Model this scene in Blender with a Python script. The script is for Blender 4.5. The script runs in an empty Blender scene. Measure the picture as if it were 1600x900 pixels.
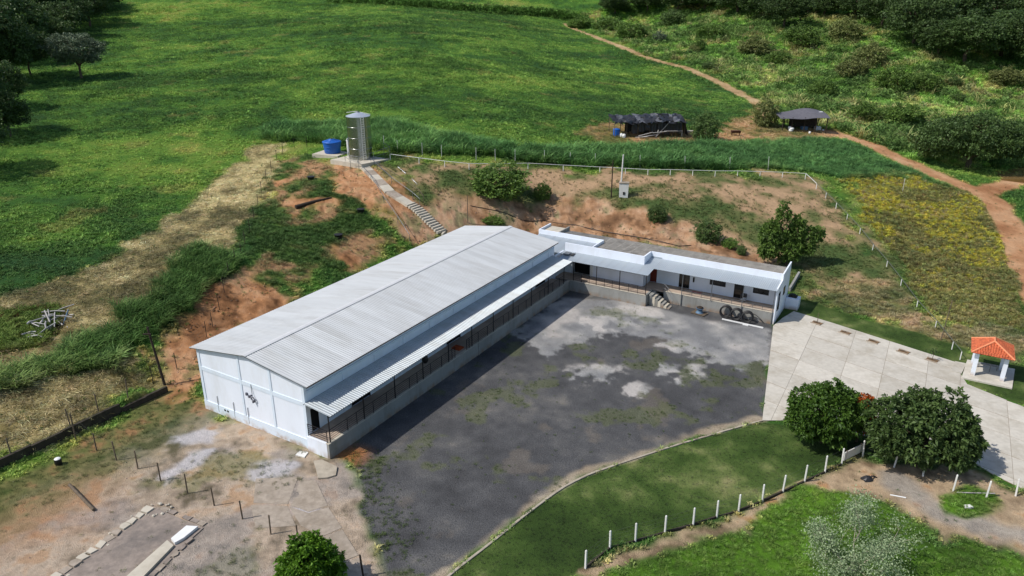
import bpy, bmesh, math, random
import numpy as np
from mathutils import Vector, Matrix, noise as mnoise

# ------------------------------------------------------------------ camera, light, exposure
scene = bpy.context.scene
R = math.radians
CAM_H = 33.0
cam_data = bpy.data.cameras.new('camera')
cam_data.sensor_width = 36.0
cam_data.lens = 36.0 * 1175.0 / 1600.0
cam_data.clip_start = 0.5
cam_data.clip_end = 6000.0
cam = bpy.data.objects.new('camera', cam_data)
cam.location = (0.0, 0.0, CAM_H)
cam.rotation_euler = (R(90.0 - 21.43), 0.0, 0.0)
scene.collection.objects.link(cam)
scene.camera = cam

SUN_DIR = Vector((0.80, 0.22, -1.0)).normalized()      # direction the light travels
sun_elev = math.asin(-SUN_DIR.z)
sun_azim = math.atan2(-SUN_DIR.x, -SUN_DIR.y)          # clockwise from +Y
world = bpy.data.worlds.new('World')
scene.world = world
world.use_nodes = True
wn = world.node_tree.nodes
sky = wn.new('ShaderNodeTexSky')
sky.sky_type = 'NISHITA'
sky.sun_disc = False
sky.sun_elevation = sun_elev
sky.sun_rotation = sun_azim % (2 * math.pi)
sky.air_density = 1.0
sky.dust_density = 1.2
wn['Background'].inputs['Strength'].default_value = 0.125
world.node_tree.links.new(sky.outputs[0], wn['Background'].inputs['Color'])
sun_data = bpy.data.lights.new('sun', 'SUN')
sun_data.energy = 4.0
sun_data.angle = R(0.53)
sun_data.color = (1.0, 0.955, 0.89)
sun = bpy.data.objects.new('sun', sun_data)
sun.rotation_euler = SUN_DIR.to_track_quat('-Z', 'Y').to_euler()
sun.location = (-60, -20, 90)
scene.collection.objects.link(sun)
vs = scene.view_settings
vs.view_transform = 'Standard'
vs.look = 'None'
vs.exposure = 0.0
vs.gamma = 1.0
vs.use_curve_mapping = False
scene.cycles.max_bounces = 6
scene.cycles.diffuse_bounces = 3
scene.cycles.glossy_bounces = 3
scene.cycles.transmission_bounces = 4
scene.cycles.transparent_max_bounces = 8

rnd = random.Random(7)
rng = np.random.default_rng(11)
C = scene.collection

def lin(c):
    c = c / 255.0
    return c / 12.92 if c <= 0.04045 else ((c + 0.055) / 1.055) ** 2.4

def S(r, g, b):
    return (lin(r), lin(g), lin(b))

# ------------------------------------------------------------------ materials
MATS = {}

def new_mat(name):
    m = bpy.data.materials.new(name)
    m.use_nodes = True
    nt = m.node_tree
    b = nt.nodes['Principled BSDF']
    MATS[name] = m
    return m, nt, b

def mat(name, col, rough=0.7, metal=0.0, var=0.15, scale=2.0, bump=0.0, bscale=20.0, rand=0.0, spec=0.3, dirt=None, dirt_scale=0.6, dirt_amt=0.5, stretch=(1, 1, 1), splash=None):
    """plain painted or natural surface with two scales of noise, optional dirt stains and per-object variation"""
    m, nt, b = new_mat(name)
    N, L = nt.nodes, nt.links
    tc = N.new('ShaderNodeTexCoord')
    mp = N.new('ShaderNodeMapping'); mp.inputs['Scale'].default_value = stretch
    L.new(tc.outputs['Object'], mp.inputs['Vector'])
    oi = N.new('ShaderNodeObjectInfo')
    off = N.new('ShaderNodeVectorMath'); off.operation = 'ADD'
    mul = N.new('ShaderNodeMath'); mul.operation = 'MULTIPLY'; mul.inputs[1].default_value = 57.0
    L.new(oi.outputs['Random'], mul.inputs[0])
    L.new(mp.outputs['Vector'], off.inputs[0]); L.new(mul.outputs[0], off.inputs[1])
    n1 = N.new('ShaderNodeTexNoise'); n1.inputs['Scale'].default_value = scale; n1.inputs['Detail'].default_value = 6
    L.new(off.outputs[0], n1.inputs['Vector'])
    mr = N.new('ShaderNodeMapRange'); mr.inputs[1].default_value = 0.3; mr.inputs[2].default_value = 0.7
    mr.inputs[3].default_value = 1 - var; mr.inputs[4].default_value = 1 + var
    L.new(n1.outputs['Fac'], mr.inputs[0])
    last = mr.outputs[0]
    if rand:
        m2 = N.new('ShaderNodeMapRange'); m2.inputs[3].default_value = 1 - rand; m2.inputs[4].default_value = 1 + rand
        L.new(oi.outputs['Random'], m2.inputs[0])
        mm = N.new('ShaderNodeMath'); mm.operation = 'MULTIPLY'
        L.new(last, mm.inputs[0]); L.new(m2.outputs[0], mm.inputs[1]); last = mm.outputs[0]
    sc = N.new('ShaderNodeVectorMath'); sc.operation = 'SCALE'; sc.inputs[0].default_value = col[:3]
    L.new(last, sc.inputs['Scale'])
    out = sc.outputs[0]
    if dirt is not None:
        n2 = N.new('ShaderNodeTexNoise'); n2.inputs['Scale'].default_value = dirt_scale; n2.inputs['Detail'].default_value = 8; n2.inputs['Roughness'].default_value = 0.7
        L.new(off.outputs[0], n2.inputs['Vector'])
        r2 = N.new('ShaderNodeMapRange'); r2.inputs[1].default_value = 0.47; r2.inputs[2].default_value = 0.68; r2.inputs[4].default_value = dirt_amt
        L.new(n2.outputs['Fac'], r2.inputs[0])
        mx = N.new('ShaderNodeMix'); mx.data_type = 'RGBA'
        L.new(r2.outputs[0], mx.inputs['Factor']); L.new(out, mx.inputs['A']); mx.inputs['B'].default_value = (*dirt, 1)
        out = mx.outputs['Result']
    if splash is not None:
        # earth thrown up by rain on the foot of the wall
        sx = N.new('ShaderNodeSeparateXYZ'); L.new(tc.outputs['Object'], sx.inputs[0])
        rz = N.new('ShaderNodeMapRange'); rz.inputs[1].default_value = 0.02; rz.inputs[2].default_value = 0.55; rz.inputs[3].default_value = 0.85; rz.inputs[4].default_value = 0.0
        L.new(sx.outputs['Z'], rz.inputs[0])
        n4 = N.new('ShaderNodeTexNoise'); n4.inputs['Scale'].default_value = 1.4; n4.inputs['Detail'].default_value = 8
        L.new(off.outputs[0], n4.inputs['Vector'])
        r4 = N.new('ShaderNodeMapRange'); r4.inputs[1].default_value = 0.38; r4.inputs[2].default_value = 0.62; L.new(n4.outputs['Fac'], r4.inputs[0])
        m4 = N.new('ShaderNodeMath'); m4.operation = 'MULTIPLY'; L.new(rz.outputs[0], m4.inputs[0]); L.new(r4.outputs[0], m4.inputs[1])
        mx4 = N.new('ShaderNodeMix'); mx4.data_type = 'RGBA'; L.new(m4.outputs[0], mx4.inputs['Factor']); L.new(out, mx4.inputs['A']); mx4.inputs['B'].default_value = (*splash, 1)
        out = mx4.outputs['Result']
    L.new(out, b.inputs['Base Color'])
    b.inputs['Roughness'].default_value = rough
    b.inputs['Metallic'].default_value = metal
    b.inputs['Specular IOR Level'].default_value = spec
    if bump:
        n3 = N.new('ShaderNodeTexNoise'); n3.inputs['Scale'].default_value = bscale; n3.inputs['Detail'].default_value = 4
        L.new(off.outputs[0], n3.inputs['Vector'])
        bp = N.new('ShaderNodeBump'); bp.inputs['Strength'].default_value = bump; bp.inputs['Distance'].default_value = 0.05
        L.new(n3.outputs['Fac'], bp.inputs['Height']); L.new(bp.outputs[0], b.inputs['Normal'])
    return m

# ------------------------------------------------------------------ mesh helpers
class MB:
    """collects faces for one mesh object"""
    def __init__(self):
        self.v = []; self.f = []; self.sm = []
    def add(self, vs, fs, smooth=False):
        o = len(self.v); self.v.extend([tuple(p) for p in vs])
        for f in fs:
            self.f.append(tuple(i + o for i in f)); self.sm.append(smooth)
        return self
    def box(self, x0, x1, y0, y1, z0, z1):
        v = [(x0,y0,z0),(x1,y0,z0),(x1,y1,z0),(x0,y1,z0),(x0,y0,z1),(x1,y0,z1),(x1,y1,z1),(x0,y1,z1)]
        return self.add(v, [(0,3,2,1),(4,5,6,7),(0,1,5,4),(1,2,6,5),(2,3,7,6),(3,0,4,7)])
    def prism(self, poly, z0, z1):
        n = len(poly)
        a = sum(poly[i][0]*poly[(i+1)%n][1]-poly[(i+1)%n][0]*poly[i][1] for i in range(n))
        if a < 0: poly = poly[::-1]
        zz0 = z0 if callable(z0) else (lambda x, y: z0)
        zz1 = z1 if callable(z1) else (lambda x, y: z1)
        v = [(x, y, zz0(x, y)) for x, y in poly] + [(x, y, zz1(x, y)) for x, y in poly]
        f = [tuple(range(n-1, -1, -1)), tuple(range(n, 2*n))]
        f += [(i, (i+1) % n, n+(i+1) % n, n+i) for i in range(n)]
        return self.add(v, f)
    def extrude(self, prof, axis, a, b):
        """profile [(u,z)] swept along axis 'x' or 'y' from a to b (u is the other horizontal axis)"""
        n = len(prof)
        if axis == 'y': v = [(u, a, z) for u, z in prof] + [(u, b, z) for u, z in prof]
        else: v = [(a, u, z) for u, z in prof] + [(b, u, z) for u, z in prof]
        ar = sum(prof[i][0]*prof[(i+1)%n][1]-prof[(i+1)%n][0]*prof[i][1] for i in range(n))
        f = [tuple(range(n)), tuple(range(2*n-1, n-1, -1))] + [(i, n+i, n+(i+1) % n, (i+1) % n) for i in range(n)]
        if (ar > 0) == (axis == 'x'):
            f = [t[::-1] for t in f]
        return self.add(v, f)
    def tube(self, pts, r, n=6, cap=True, smooth=True):
        pts = [Vector(p) for p in pts]; rs = r if isinstance(r, (list, tuple)) else [r]*len(pts)
        v = []; f = []
        up = None
        for i, p in enumerate(pts):
            t = (pts[min(i+1, len(pts)-1)] - pts[max(i-1, 0)])
            t = t.normalized() if t.length > 1e-9 else Vector((0, 0, 1))
            if up is None or abs(up.dot(t)) > 0.95:
                up = Vector((0, 0, 1)) if abs(t.z) < 0.9 else Vector((1, 0, 0))
            s = t.cross(up).normalized(); u = s.cross(t).normalized(); up = u
            for k in range(n):
                a = 2*math.pi*k/n
                v.append(p + s*math.cos(a)*rs[i] + u*math.sin(a)*rs[i])
        for i in range(len(pts)-1):
            for k in range(n):
                f.append((i*n+k, i*n+(k+1) % n, (i+1)*n+(k+1) % n, (i+1)*n+k))
        self.add(v, [q[::-1] for q in f], smooth)
        if cap:
            m = len(pts)-1
            self.add(v[:n], [tuple(range(n))]); self.add(v[m*n:], [tuple(range(n-1, -1, -1))])
        return self
    def lathe(self, prof, n=24, smooth=True, c=(0, 0)):
        v = []; f = []
        for r, z in prof:
            for k in range(n):
                a = 2*math.pi*k/n; v.append((c[0]+r*math.cos(a), c[1]+r*math.sin(a), z))
        for i in range(len(prof)-1):
            for k in range(n): f.append((i*n+k, i*n+(k+1) % n, (i+1)*n+(k+1) % n, (i+1)*n+k))
        self.add(v, f, smooth)
        if prof[-1][0] > 1e-4: self.add(v[(len(prof)-1)*n:], [tuple(range(n))])
        return self
    def torus(self, c, rx, r, n=28, m=8, tilt=None):
        M = tilt if tilt is not None else Matrix.Identity(3)
        v = []; f = []
        for i in range(n):
            a = 2*math.pi*i/n
            for k in range(m):
                b = 2*math.pi*k/m
                p = M @ Vector(((rx+r*math.cos(b))*math.cos(a), (rx+r*math.cos(b))*math.sin(a), r*math.sin(b)))
                v.append(p + Vector(c))
        for i in range(n):
            for k in range(m): f.append((i*m+k, ((i+1) % n)*m+k, ((i+1) % n)*m+(k+1) % m, i*m+(k+1) % m))
        return self.add(v, f, True)
    def mesh(self, name, material=None):
        me = bpy.data.meshes.new(name)
        me.from_pydata(self.v, [], self.f)
        me.polygons.foreach_set('use_smooth', self.sm)
        if material is not None: me.materials.append(MATS[material] if isinstance(material, str) else material)
        me.update()
        return me
    def build(self, name, material, parent=None, loc=(0, 0, 0), rz=0.0):
        return link(name, self.mesh(name, material), parent, loc, rz)

def link(name, me, parent=None, loc=(0, 0, 0), rz=0.0, rot=None, scale=None):
    o = bpy.data.objects.new(name, me); C.objects.link(o)
    o.parent = parent; o.location = loc
    o.rotation_euler = rot if rot is not None else (0, 0, rz)
    if scale is not None: o.scale = scale
    return o

def empty(name, loc=(0, 0, 0), rz=0.0):
    o = bpy.data.objects.new(name, None); C.objects.link(o)
    o.location = loc; o.rotation_euler = (0, 0, rz); o.empty_display_size = 0.3
    return o

def tag(o, label, cat, group=None, kind=None):
    o['label'] = label; o['category'] = cat
    if group: o['group'] = group
    if kind: o['kind'] = kind
    return o

# ------------------------------------------------------------------ terrain heights
CPS = np.array([(-36.17, 49.17, 1.1), (-34.1, 53.74, 1.2), (-36.26, 53.06, 1.6), (-40.68, 51.91, 1.7), (-41.01, 57.01, 2.4), (-37.9, 61.43, 2), (-44.69, 58.85, 3.3), (-42.13, 64.51, 3.8), (-51.07, 69.59, 5), (-45.1, 65.55, 4), (-35.51, 66.54, 2.2), (-33.04, 71.8, 3.4), (-31.56, 77.21, 4.2), (-36.34, 75.25, 4.2), (-40.57, 74.21, 4.6), (-30.89, 86.72, 5.6), (-31.71, 94.92, 6.5), (-39.64, 103.49, 6.9), (-40.45, 91.44, 5.8), (-38.14, 120.64, 8.9), (-30.52, 119.16, 9.4), (-23.56, 114.68, 9.5), (-28.94, 121.29, 9.6), (-17.3, 111.92, 9.1), (-9.48, 110.17, 8.9), (-1.8, 103.33, 7.4), (-8.91, 102.3, 7.2), (-13.7, 97.43, 5.8), (-17.98, 103.57, 7.8), (-21.57, 103.57, 7.8), (-20.95, 95.04, 5.6), (-18.92, 87.79, 3.2), (-24.72, 93.12, 5.3), (-24.83, 83.67, 4.2), (-24.78, 77.45, 2.6), (-28.29, 72.94, 2.2), (-9.44, 96.58, 3.2), (-5.32, 100.39, 3.6), (0, 102.67, 3.4), (6.42, 104.06, 3), (6.55, 107.45, 5.9), (13.37, 100.43, 2.2), (13.5, 102.21, 4), (13.54, 102.97, 5), (13.98, 107.06, 6), (16.61, 117.02, 7.4), (5, 116.6, 8.2), (18.15, 129.17, 8.3), (23.3, 137.53, 8.8), (14.33, 172.43, 11.5), (18.9, 231.55, 15.2), (22.37, 308.64, 20), (-24.11, 301.61, 26), (-15.46, 188.85, 17), (-19.31, 239.46, 22), (-11.8, 140.7, 12), (-22.18, 131.42, 11.2), (-96.45, 301.61, 26), (-63.77, 194.75, 16.5), (-60.4, 144.05, 11.5), (-60.46, 117.58, 8.5), (-58.63, 95.28, 6.4), (-51.76, 76.24, 5.3), (-85.84, 135.64, 10.5), (-121.74, 198.3, 16.2), (-180.84, 301.61, 26), (-39.13, 191.21, 16.8), (-48.28, 239.46, 22), (28.07, 107.45, 5.9), (21.72, 98.51, 4.6), (26.23, 98.84, 3.6), (30.71, 92.61, 2), (35.17, 86.06, 0.9), (42.88, 109.44, 5.4), (46.28, 116.47, 6.2), (40.89, 90.94, 1.7), (41.51, 82.55, 0.6), (44.94, 74.36, 0.1), (50.22, 103.88, 4), (58.91, 106.38, 3.3), (58.16, 92.39, 1.2), (59.99, 83.06, 0.4), (68.77, 97.44, 1.3), (76.64, 117.37, 3.4), (69.89, 129.13, 5.2), (66.93, 149.19, 7), (57.91, 152.52, 7.7), (58.75, 188.43, 9.2), (91.69, 135.01, 3.7), (80.8, 134.47, 4.4), (55.48, 225.57, 13), (42.34, 260.96, 17), (37.24, 147.09, 8.6), (84.78, 230.16, 13.5), (99.16, 274.04, 22.5), (93, 185.96, 8.3), (107.25, 218.36, 14.5), (125.92, 260.99, 23), (129, 196.49, 8.5), (160.94, 251.86, 19.5), (123.09, 214.82, 14.8), (96.14, 162.77, 6), (146.91, 260.99, 23), (72.41, 300.14, 21.5), (54.77, 341.57, 22.5), (72.69, 221.34, 12.5), (75.3, 180.69, 9), (80.28, 261.18, 19), (-30.54, 52.55, 0.2), (-27.48, 57.71, 0.2), (-24.41, 62.87, 0.2), (-21.34, 68.02, 0.2), (-18.27, 73.18, 0.2), (-15.21, 78.34, 0.2), (-12.14, 83.49, 0.2), (-9.07, 88.65, 0.2), (-0.27, 98.54, 0.4), (4.88, 95.48, 0.4), (10.04, 92.41, 0.4), (15.2, 89.34, 0.4), (20.35, 86.27, 0.4), (25.51, 83.2, 0.4), (30.66, 80.14, 0.4), (32.48, 78.15, 0), (44.62, 67.5, 0), (49.65, 65.39, 0), (-36.78, 45.07, 0), (-31.13, 36.16, 0), (31.13, 36.16, 0), (0, 36.16, 0), (39.88, 49.97, 0), (-28.08, 57.94, 0), (-435.03, 202.86, 46), (-326.27, 152.14, 33), (-367.7, 308.54, 46), (-275.78, 231.4, 33), (-275.32, 393.19, 46), (-206.49, 294.89, 33), (-164.17, 451.05, 46), (-123.13, 338.29, 33), (-41.83, 478.17, 46), (-31.38, 358.63, 33), (83.35, 472.71, 46), (62.51, 354.53, 33), (202.86, 435.03, 46), (152.14, 326.27, 36), (308.54, 367.7, 46), (231.4, 275.78, 36), (393.19, 275.32, 46), (294.89, 206.49, 36), (451.05, 164.17, 46), (338.29, 123.13, 36), (-86.93, 23.29, 6), (-154.55, 41.41, 11), (-241.48, 64.7, 22), (86.93, 23.29, 0), (154.55, 41.41, 5), (241.48, 64.7, 16), (-60, 0, 1.5), (60, 0, 0)])
PAD = [(-47.86, 27.32), (-42.97, 38.71), (-36.68, 44.92), (-30.6, 58.85), (-26.7, 57.25), (-5.4, 93.45), (1.96, 98.38), (32.46, 80.23), (33.01, 80.04), (44.86, 67.94), (48.97, 64.31), (75, 58), (90, 40), (90, -30), (-60, -30)]
WL0, WL1 = (-42.97, 38.71), (-30.6, 58.85)

def sm(a, b, x):
    t = np.clip((x - a) / (b - a), 0, 1)
    return t * t * (3 - 2 * t)

def sdpoly(px, py, poly):
    d = np.full(px.shape, 1e18); ins = np.zeros(px.shape, bool); n = len(poly)
    for i in range(n):
        ax, ay = poly[i]; bx, by = poly[(i + 1) % n]
        ex, ey = bx - ax, by - ay; wx, wy = px - ax, py - ay
        t = np.clip((wx * ex + wy * ey) / (ex * ex + ey * ey + 1e-12), 0, 1)
        d = np.minimum(d, (wx - ex * t) ** 2 + (wy - ey * t) ** 2)
        ins ^= ((ay > py) != (by > py)) & (px < (bx - ax) * (py - ay) / ((by - ay) if by != ay else 1e-12) + ax)
    d = np.sqrt(d)
    return np.where(ins, -d, d)

def sdline(px, py, pts):
    d = np.full(px.shape, 1e18)
    for i in range(len(pts) - 1):
        ax, ay = pts[i]; bx, by = pts[i + 1]
        ex, ey = bx - ax, by - ay; wx, wy = px - ax, py - ay
        t = np.clip((wx * ex + wy * ey) / (ex * ex + ey * ey + 1e-12), 0, 1)
        d = np.minimum(d, (wx - ex * t) ** 2 + (wy - ey * t) ** 2)
    return np.sqrt(d)

def tps_fit(P, z, lam=0.02):
    n = len(P); Q = P / 60.0
    r2 = ((Q[:, None] - Q[None]) ** 2).sum(2)
    A = np.zeros((n + 3, n + 3)); A[:n, :n] = np.where(r2 > 0, 0.5 * r2 * np.log(r2 + 1e-30), 0) + lam * np.eye(n)
    A[:n, n] = 1; A[:n, n + 1:] = Q; A[n, :n] = 1; A[n + 1:, :n] = Q.T
    b = np.zeros(n + 3); b[:n] = z
    return np.linalg.solve(A, b), Q
TPS = tps_fit(CPS[:, :2], CPS[:, 2])

def height(x, y):
    x = np.asarray(x, float); y = np.asarray(y, float)
    w, Q = TPS; n = len(Q); X = x / 60.0; Y = y / 60.0
    h = w[n] + w[n + 1] * X + w[n + 2] * Y
    for i in range(n):
        r2 = (X - Q[i, 0]) ** 2 + (Y - Q[i, 1]) ** 2
        h = h + w[i] * 0.5 * r2 * np.log(r2 + 1e-30)
    h = np.maximum(h, -0.3)
    r = np.hypot(x, y)
    h = np.where(r > 450, 46 + (r - 450) * 0.06, h)
    d = sdpoly(x, y, PAD)
    ex, ey = WL1[0] - WL0[0], WL1[1] - WL0[1]; ln = math.hypot(ex, ey)
    t = ((x - WL0[0]) * ex + (y - WL0[1]) * ey) / ln; s = -((x - WL0[0]) * ey - (y - WL0[1]) * ex) / ln
    step = 0.85 * sm(0.05, 0.35, s) * (1 - sm(3, 9, s)) * (1 - sm(ln - 3, ln, t))
    return np.maximum(np.where(d < 0, 0, h * sm(0, 5, d)), np.where(d < 0, 0, step))

def hz(x, y):
    return float(height(np.array([x]), np.array([y]))[0])

# ------------------------------------------------------------------ noise on arrays
def _hash(ix, iy, seed):
    h = (ix.astype(np.int64) * 374761393 + iy.astype(np.int64) * 668265263 + seed * 1442695041) & 0xffffffff
    h = ((h ^ (h >> 13)) * 1274126177) & 0xffffffff
    return ((h ^ (h >> 16)) & 0xffffff) / float(0xffffff)

def vnoise(x, y, s, seed=0):
    x = x / s; y = y / s
    ix = np.floor(x); iy = np.floor(y); fx = x - ix; fy = y - iy
    fx = fx * fx * (3 - 2 * fx); fy = fy * fy * (3 - 2 * fy)
    a = _hash(ix, iy, seed); b = _hash(ix + 1, iy, seed); c = _hash(ix, iy + 1, seed); d = _hash(ix + 1, iy + 1, seed)
    return (a * (1 - fx) + b * fx) * (1 - fy) + (c * (1 - fx) + d * fx) * fy

def fbm(x, y, s, seed=0, oct=4):
    o = 0; a = 0.5; tot = 0
    for k in range(oct):
        o = o + a * vnoise(x + 17.3 * k, y - 9.1 * k, s / 2 ** k, seed + 31 * k); tot += a; a *= 0.55
    return o / tot

# ------------------------------------------------------------------ land cover zones (world coordinates, metres)
# name, polygon, feather, edge warp
Z = {}
Z['scrub'] = [[(-20.24, 115.43), (-9.51, 110.60), (2.95, 114.53), (19.85, 115.16), (46.68, 117.02), (47.41, 101.37), (46.83, 84.26), (45.43, 68.98), (51.62, 66.50), (50.36, 64.58), (44.78, 67.79), (33.02, 79.66), (34.22, 86.76), (24.65, 91.54), (8.87, 99.91), (-6.98, 98.70), (-11.94, 96.40), (-16.42, 101.92)]]
Z['bank'] = [[(-12.82, 101.31), (-5.44, 104.05), (5.59, 106.82), (11.95, 105.01), (17.93, 101.99), (24.25, 97.85), (31.24, 91.59), (33.72, 85.94), (29.93, 86.87), (8.76, 98.10), (-6.89, 96.57), (-10.04, 93.50), (-11.97, 92.27), (-14.52, 95.41), (-17.25, 98.39), (-19.77, 98.02), (-22.16, 99.43), (-25.45, 104.89), (-28.63, 113.05), (-24.15, 111.54), (-19.87, 109.97), (-16.64, 103.65)],
             [(-34.08, 63.48), (-33.64, 70.68), (-31.45, 76.80), (-28.41, 78.58), (-25.34, 74.80), (-22.99, 75.70), (-25.93, 69.36), (-28.42, 63.71), (-26.65, 56.84), (-30.70, 59.07), (-34.79, 62.42)],
             [(-33.51, 104.30), (-32.72, 109.98), (-31.06, 109.06), (-30.48, 103.83), (-32.14, 102.59)],
             [(-20.75, 87.32), (-17.39, 90.53), (-15.86, 89.20), (-18.18, 83.47), (-19.94, 82.97)],
             [(-29.57, 97.88), (-26.19, 100.02), (-24.16, 98.59), (-27.08, 92.90)]]
Z['knoll'] = [[(-37.26, 118.28), (-30.07, 117.18), (-25.21, 103.75), (-19.12, 96.61), (-16.25, 98.58), (-16.39, 91.99), (-20.20, 86.41), (-25.35, 76.97), (-28.70, 77.20), (-31.30, 81.18), (-32.32, 90.88)]]
Z['straw'] = [[(-37.31, 126.19), (-43.12, 126.88), (-43.32, 106.21), (-44.07, 86.88), (-46.46, 75.29), (-50.49, 68.62), (-52.52, 66.02), (-45.08, 54.27), (-43.30, 56.44), (-41.66, 59.19), (-38.93, 64.97), (-37.05, 73.68), (-32.91, 81.27), (-33.13, 94.06), (-36.87, 116.92)],
              [(-44.14, 52.77), (-42.56, 55.15), (-39.05, 58.33), (-35.47, 61.14), (-32.10, 60.97), (-32.12, 59.54), (-35.91, 52.14), (-38.05, 47.42), (-39.39, 45.16)]]
Z['hollow'] = [[(-51.05, 65.59), (-49.45, 66.88), (-44.77, 68.56), (-42.26, 65.57), (-42.80, 61.53), (-45.40, 60.04), (-46.90, 58.91)]]
Z['weeds'] = [[(-45.27, 54.58), (-43.40, 56.60), (-40.10, 62.60), (-37.83, 70.07), (-38.43, 79.17), (-35.90, 83.16), (-31.26, 80.15), (-31.48, 77.31), (-33.64, 70.68), (-35.53, 64.14), (-36.05, 61.18), (-38.69, 57.62), (-42.01, 54.21), (-43.46, 51.68)]]
Z['lot'] = [[(-39.24, 40.88), (-36.68, 44.92), (-30.60, 58.85), (-26.18, 56.19), (-15.56, 49.62), (-13.79, 48.33), (-12.61, 48.25), (-11.03, 45.07), (-8.23, 39.01), (-6.86, 33.12), (-14.60, 33.12), (-33.58, 33.12)]]
Z['yard'] = [[(-14.95, 49.97), (-13.68, 48.50), (-11.70, 47.58), (-10.14, 42.21), (-8.23, 39.01), (-7.15, 33.12), (-5.84, 33.12), (-3.83, 36.32), (-1.44, 39.13), (2.01, 43.32), (4.68, 46.15), (9.80, 48.92), (15.36, 51.70), (20.74, 54.02), (28.57, 74.59), (23.91, 78.52), (15.59, 83.04), (6.31, 86.67)]]
Z['lawn'] = [[(-5.83, 33.03), (-3.67, 36.27), (-1.40, 38.89), (2.04, 43.04), (4.84, 45.84), (9.75, 48.58), (15.28, 51.32), (20.70, 53.72), (22.68, 53.32), (25.64, 51.79), (29.91, 49.97), (33.06, 48.42), (31.36, 47.02), (26.77, 49.62), (20.90, 45.68), (15.30, 42.21), (10.51, 40.12), (6.57, 38.89), (4.17, 36.70), (2.19, 33.03)],
             [(27.75, 72.91), (29.14, 76.33), (31.57, 80.82), (33.76, 80.73), (37.67, 75.10), (42.20, 71.61), (45.30, 67.36), (43.04, 63.78), (38.59, 68.23), (31.31, 76.87)],
             [(42.86, 63.78), (44.57, 66.50), (47.17, 65.39), (56.55, 55.04), (51.12, 48.50), (43.96, 56.40), (41.34, 60.02), (41.98, 62.11)]]
Z['path'] = [[(2.18, 32.89), (4.12, 36.59), (6.53, 38.53), (10.46, 39.87), (15.22, 41.94), (20.77, 45.30), (26.62, 49.27), (29.98, 48.08), (33.85, 48.08), (35.30, 45.68), (42.63, 38.29), (39.05, 33.99), (28.59, 40.12), (26.62, 43.04), (24.05, 44.33), (20.88, 44.33), (15.35, 40.88), (10.70, 39.01), (5.46, 36.32), (3.63, 32.89)]]
Z['meadow'] = [[(3.44, 32.75), (5.46, 36.27), (10.68, 38.89), (15.32, 40.76), (20.82, 44.18), (22.98, 45.07), (24.32, 43.89), (26.42, 42.62), (28.39, 39.74), (38.65, 33.51), (35.01, 29.14)],
               [(30.08, 43.89), (31.93, 44.63), (34.23, 43.75), (34.08, 42.35), (31.98, 41.61), (30.12, 42.14)]]
Z['flowers'] = [[(51.74, 116.04), (61.85, 121.40), (70.14, 118.85), (72.83, 113.37), (69.38, 101.18), (64.43, 88.97), (55.52, 73.59), (47.93, 73.51), (48.66, 83.28), (49.07, 95.09), (50.03, 108.01)]]
Z['dry'] = [[(33.76, 80.73), (38.38, 84.25), (46.06, 84.24), (44.93, 74.35), (47.93, 73.51), (69.42, 70.50), (62.75, 62.48), (44.86, 67.94), (42.28, 71.77), (37.74, 75.28)]]
Z['lush'] = [[(-43.76, 128.29), (-41.06, 135.26), (-29.51, 134.73), (-22.58, 134.07), (-12.89, 126.87), (0.00, 120.85), (21.92, 128.62), (39.88, 133.96), (56.20, 144.17), (62.77, 142.09), (65.98, 128.00), (70.39, 118.33), (62.75, 121.04), (52.57, 116.86), (47.18, 119.00), (20.14, 117.08), (2.99, 116.03), (-15.86, 116.01), (-21.86, 119.29), (-35.28, 125.84)]]
Z['track'] = [[(11.18, 137.94), (18.46, 146.24), (32.79, 143.76), (36.48, 141.32), (45.84, 155.70), (55.74, 170.84), (53.81, 153.86), (66.54, 154.62), (64.88, 142.75), (61.31, 144.60), (52.87, 141.67), (35.33, 134.06), (22.05, 129.47), (14.04, 132.41)]]
Z['hill'] = [[(-62.94, 330.14), (27.65, 345.64), (40.53, 249.02), (55.93, 219.63), (61.75, 188.01), (58.78, 158.80), (67.48, 150.52), (73.26, 133.57), (83.00, 132.17), (112.65, 146.51), (199.18, 278.53), (123.60, 311.20), (56.33, 354.57)]]
ROAD = [(62.90, 150.32), (67.03, 143.44), (69.55, 128.41), (73.41, 119.06), (74.75, 113.73), (70.43, 101.73), (65.68, 91.00), (60.38, 77.83)]
ROAD2 = [(74.92, 117.07), (87.59, 126.55), (102.85, 135.86)]
TRACK = [(22.16, 324.36), (30.72, 271.08), (40.93, 238.80), (49.69, 224.44), (55.66, 204.14), (57.83, 182.68), (55.29, 164.83)]
CEMENT = [([(4.42, 77.05), (7.40, 80.43), (11.79, 80.04), (17.26, 75.98), (26.16, 71.29), (24.58, 65.39), (21.42, 64.31), (18.48, 67.50), (14.02, 71.29), (8.68, 71.29), (3.17, 67.07), (1.02, 72.58)], 0.97),
          ([(6.30, 62.74), (8.50, 63.65), (10.42, 63.52), (9.22, 62.11), (6.96, 61.48)], 1.1), ([(11.56, 60.02), (12.75, 59.55), (12.66, 58.40), (11.66, 58.85)], 1.1),
          ([(14.08, 64.31), (15.37, 64.04), (15.23, 62.74), (14.08, 63.00)], 1.1), ([(15.64, 63.00), (17.32, 63.78), (18.39, 63.39), (17.51, 61.98), (15.67, 61.98)], 1.1),
          ([(9.02, 74.59), (11.60, 78.52), (16.33, 76.69), (16.64, 74.59), (13.05, 73.74), (10.84, 72.58)], 1.2)]
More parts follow.
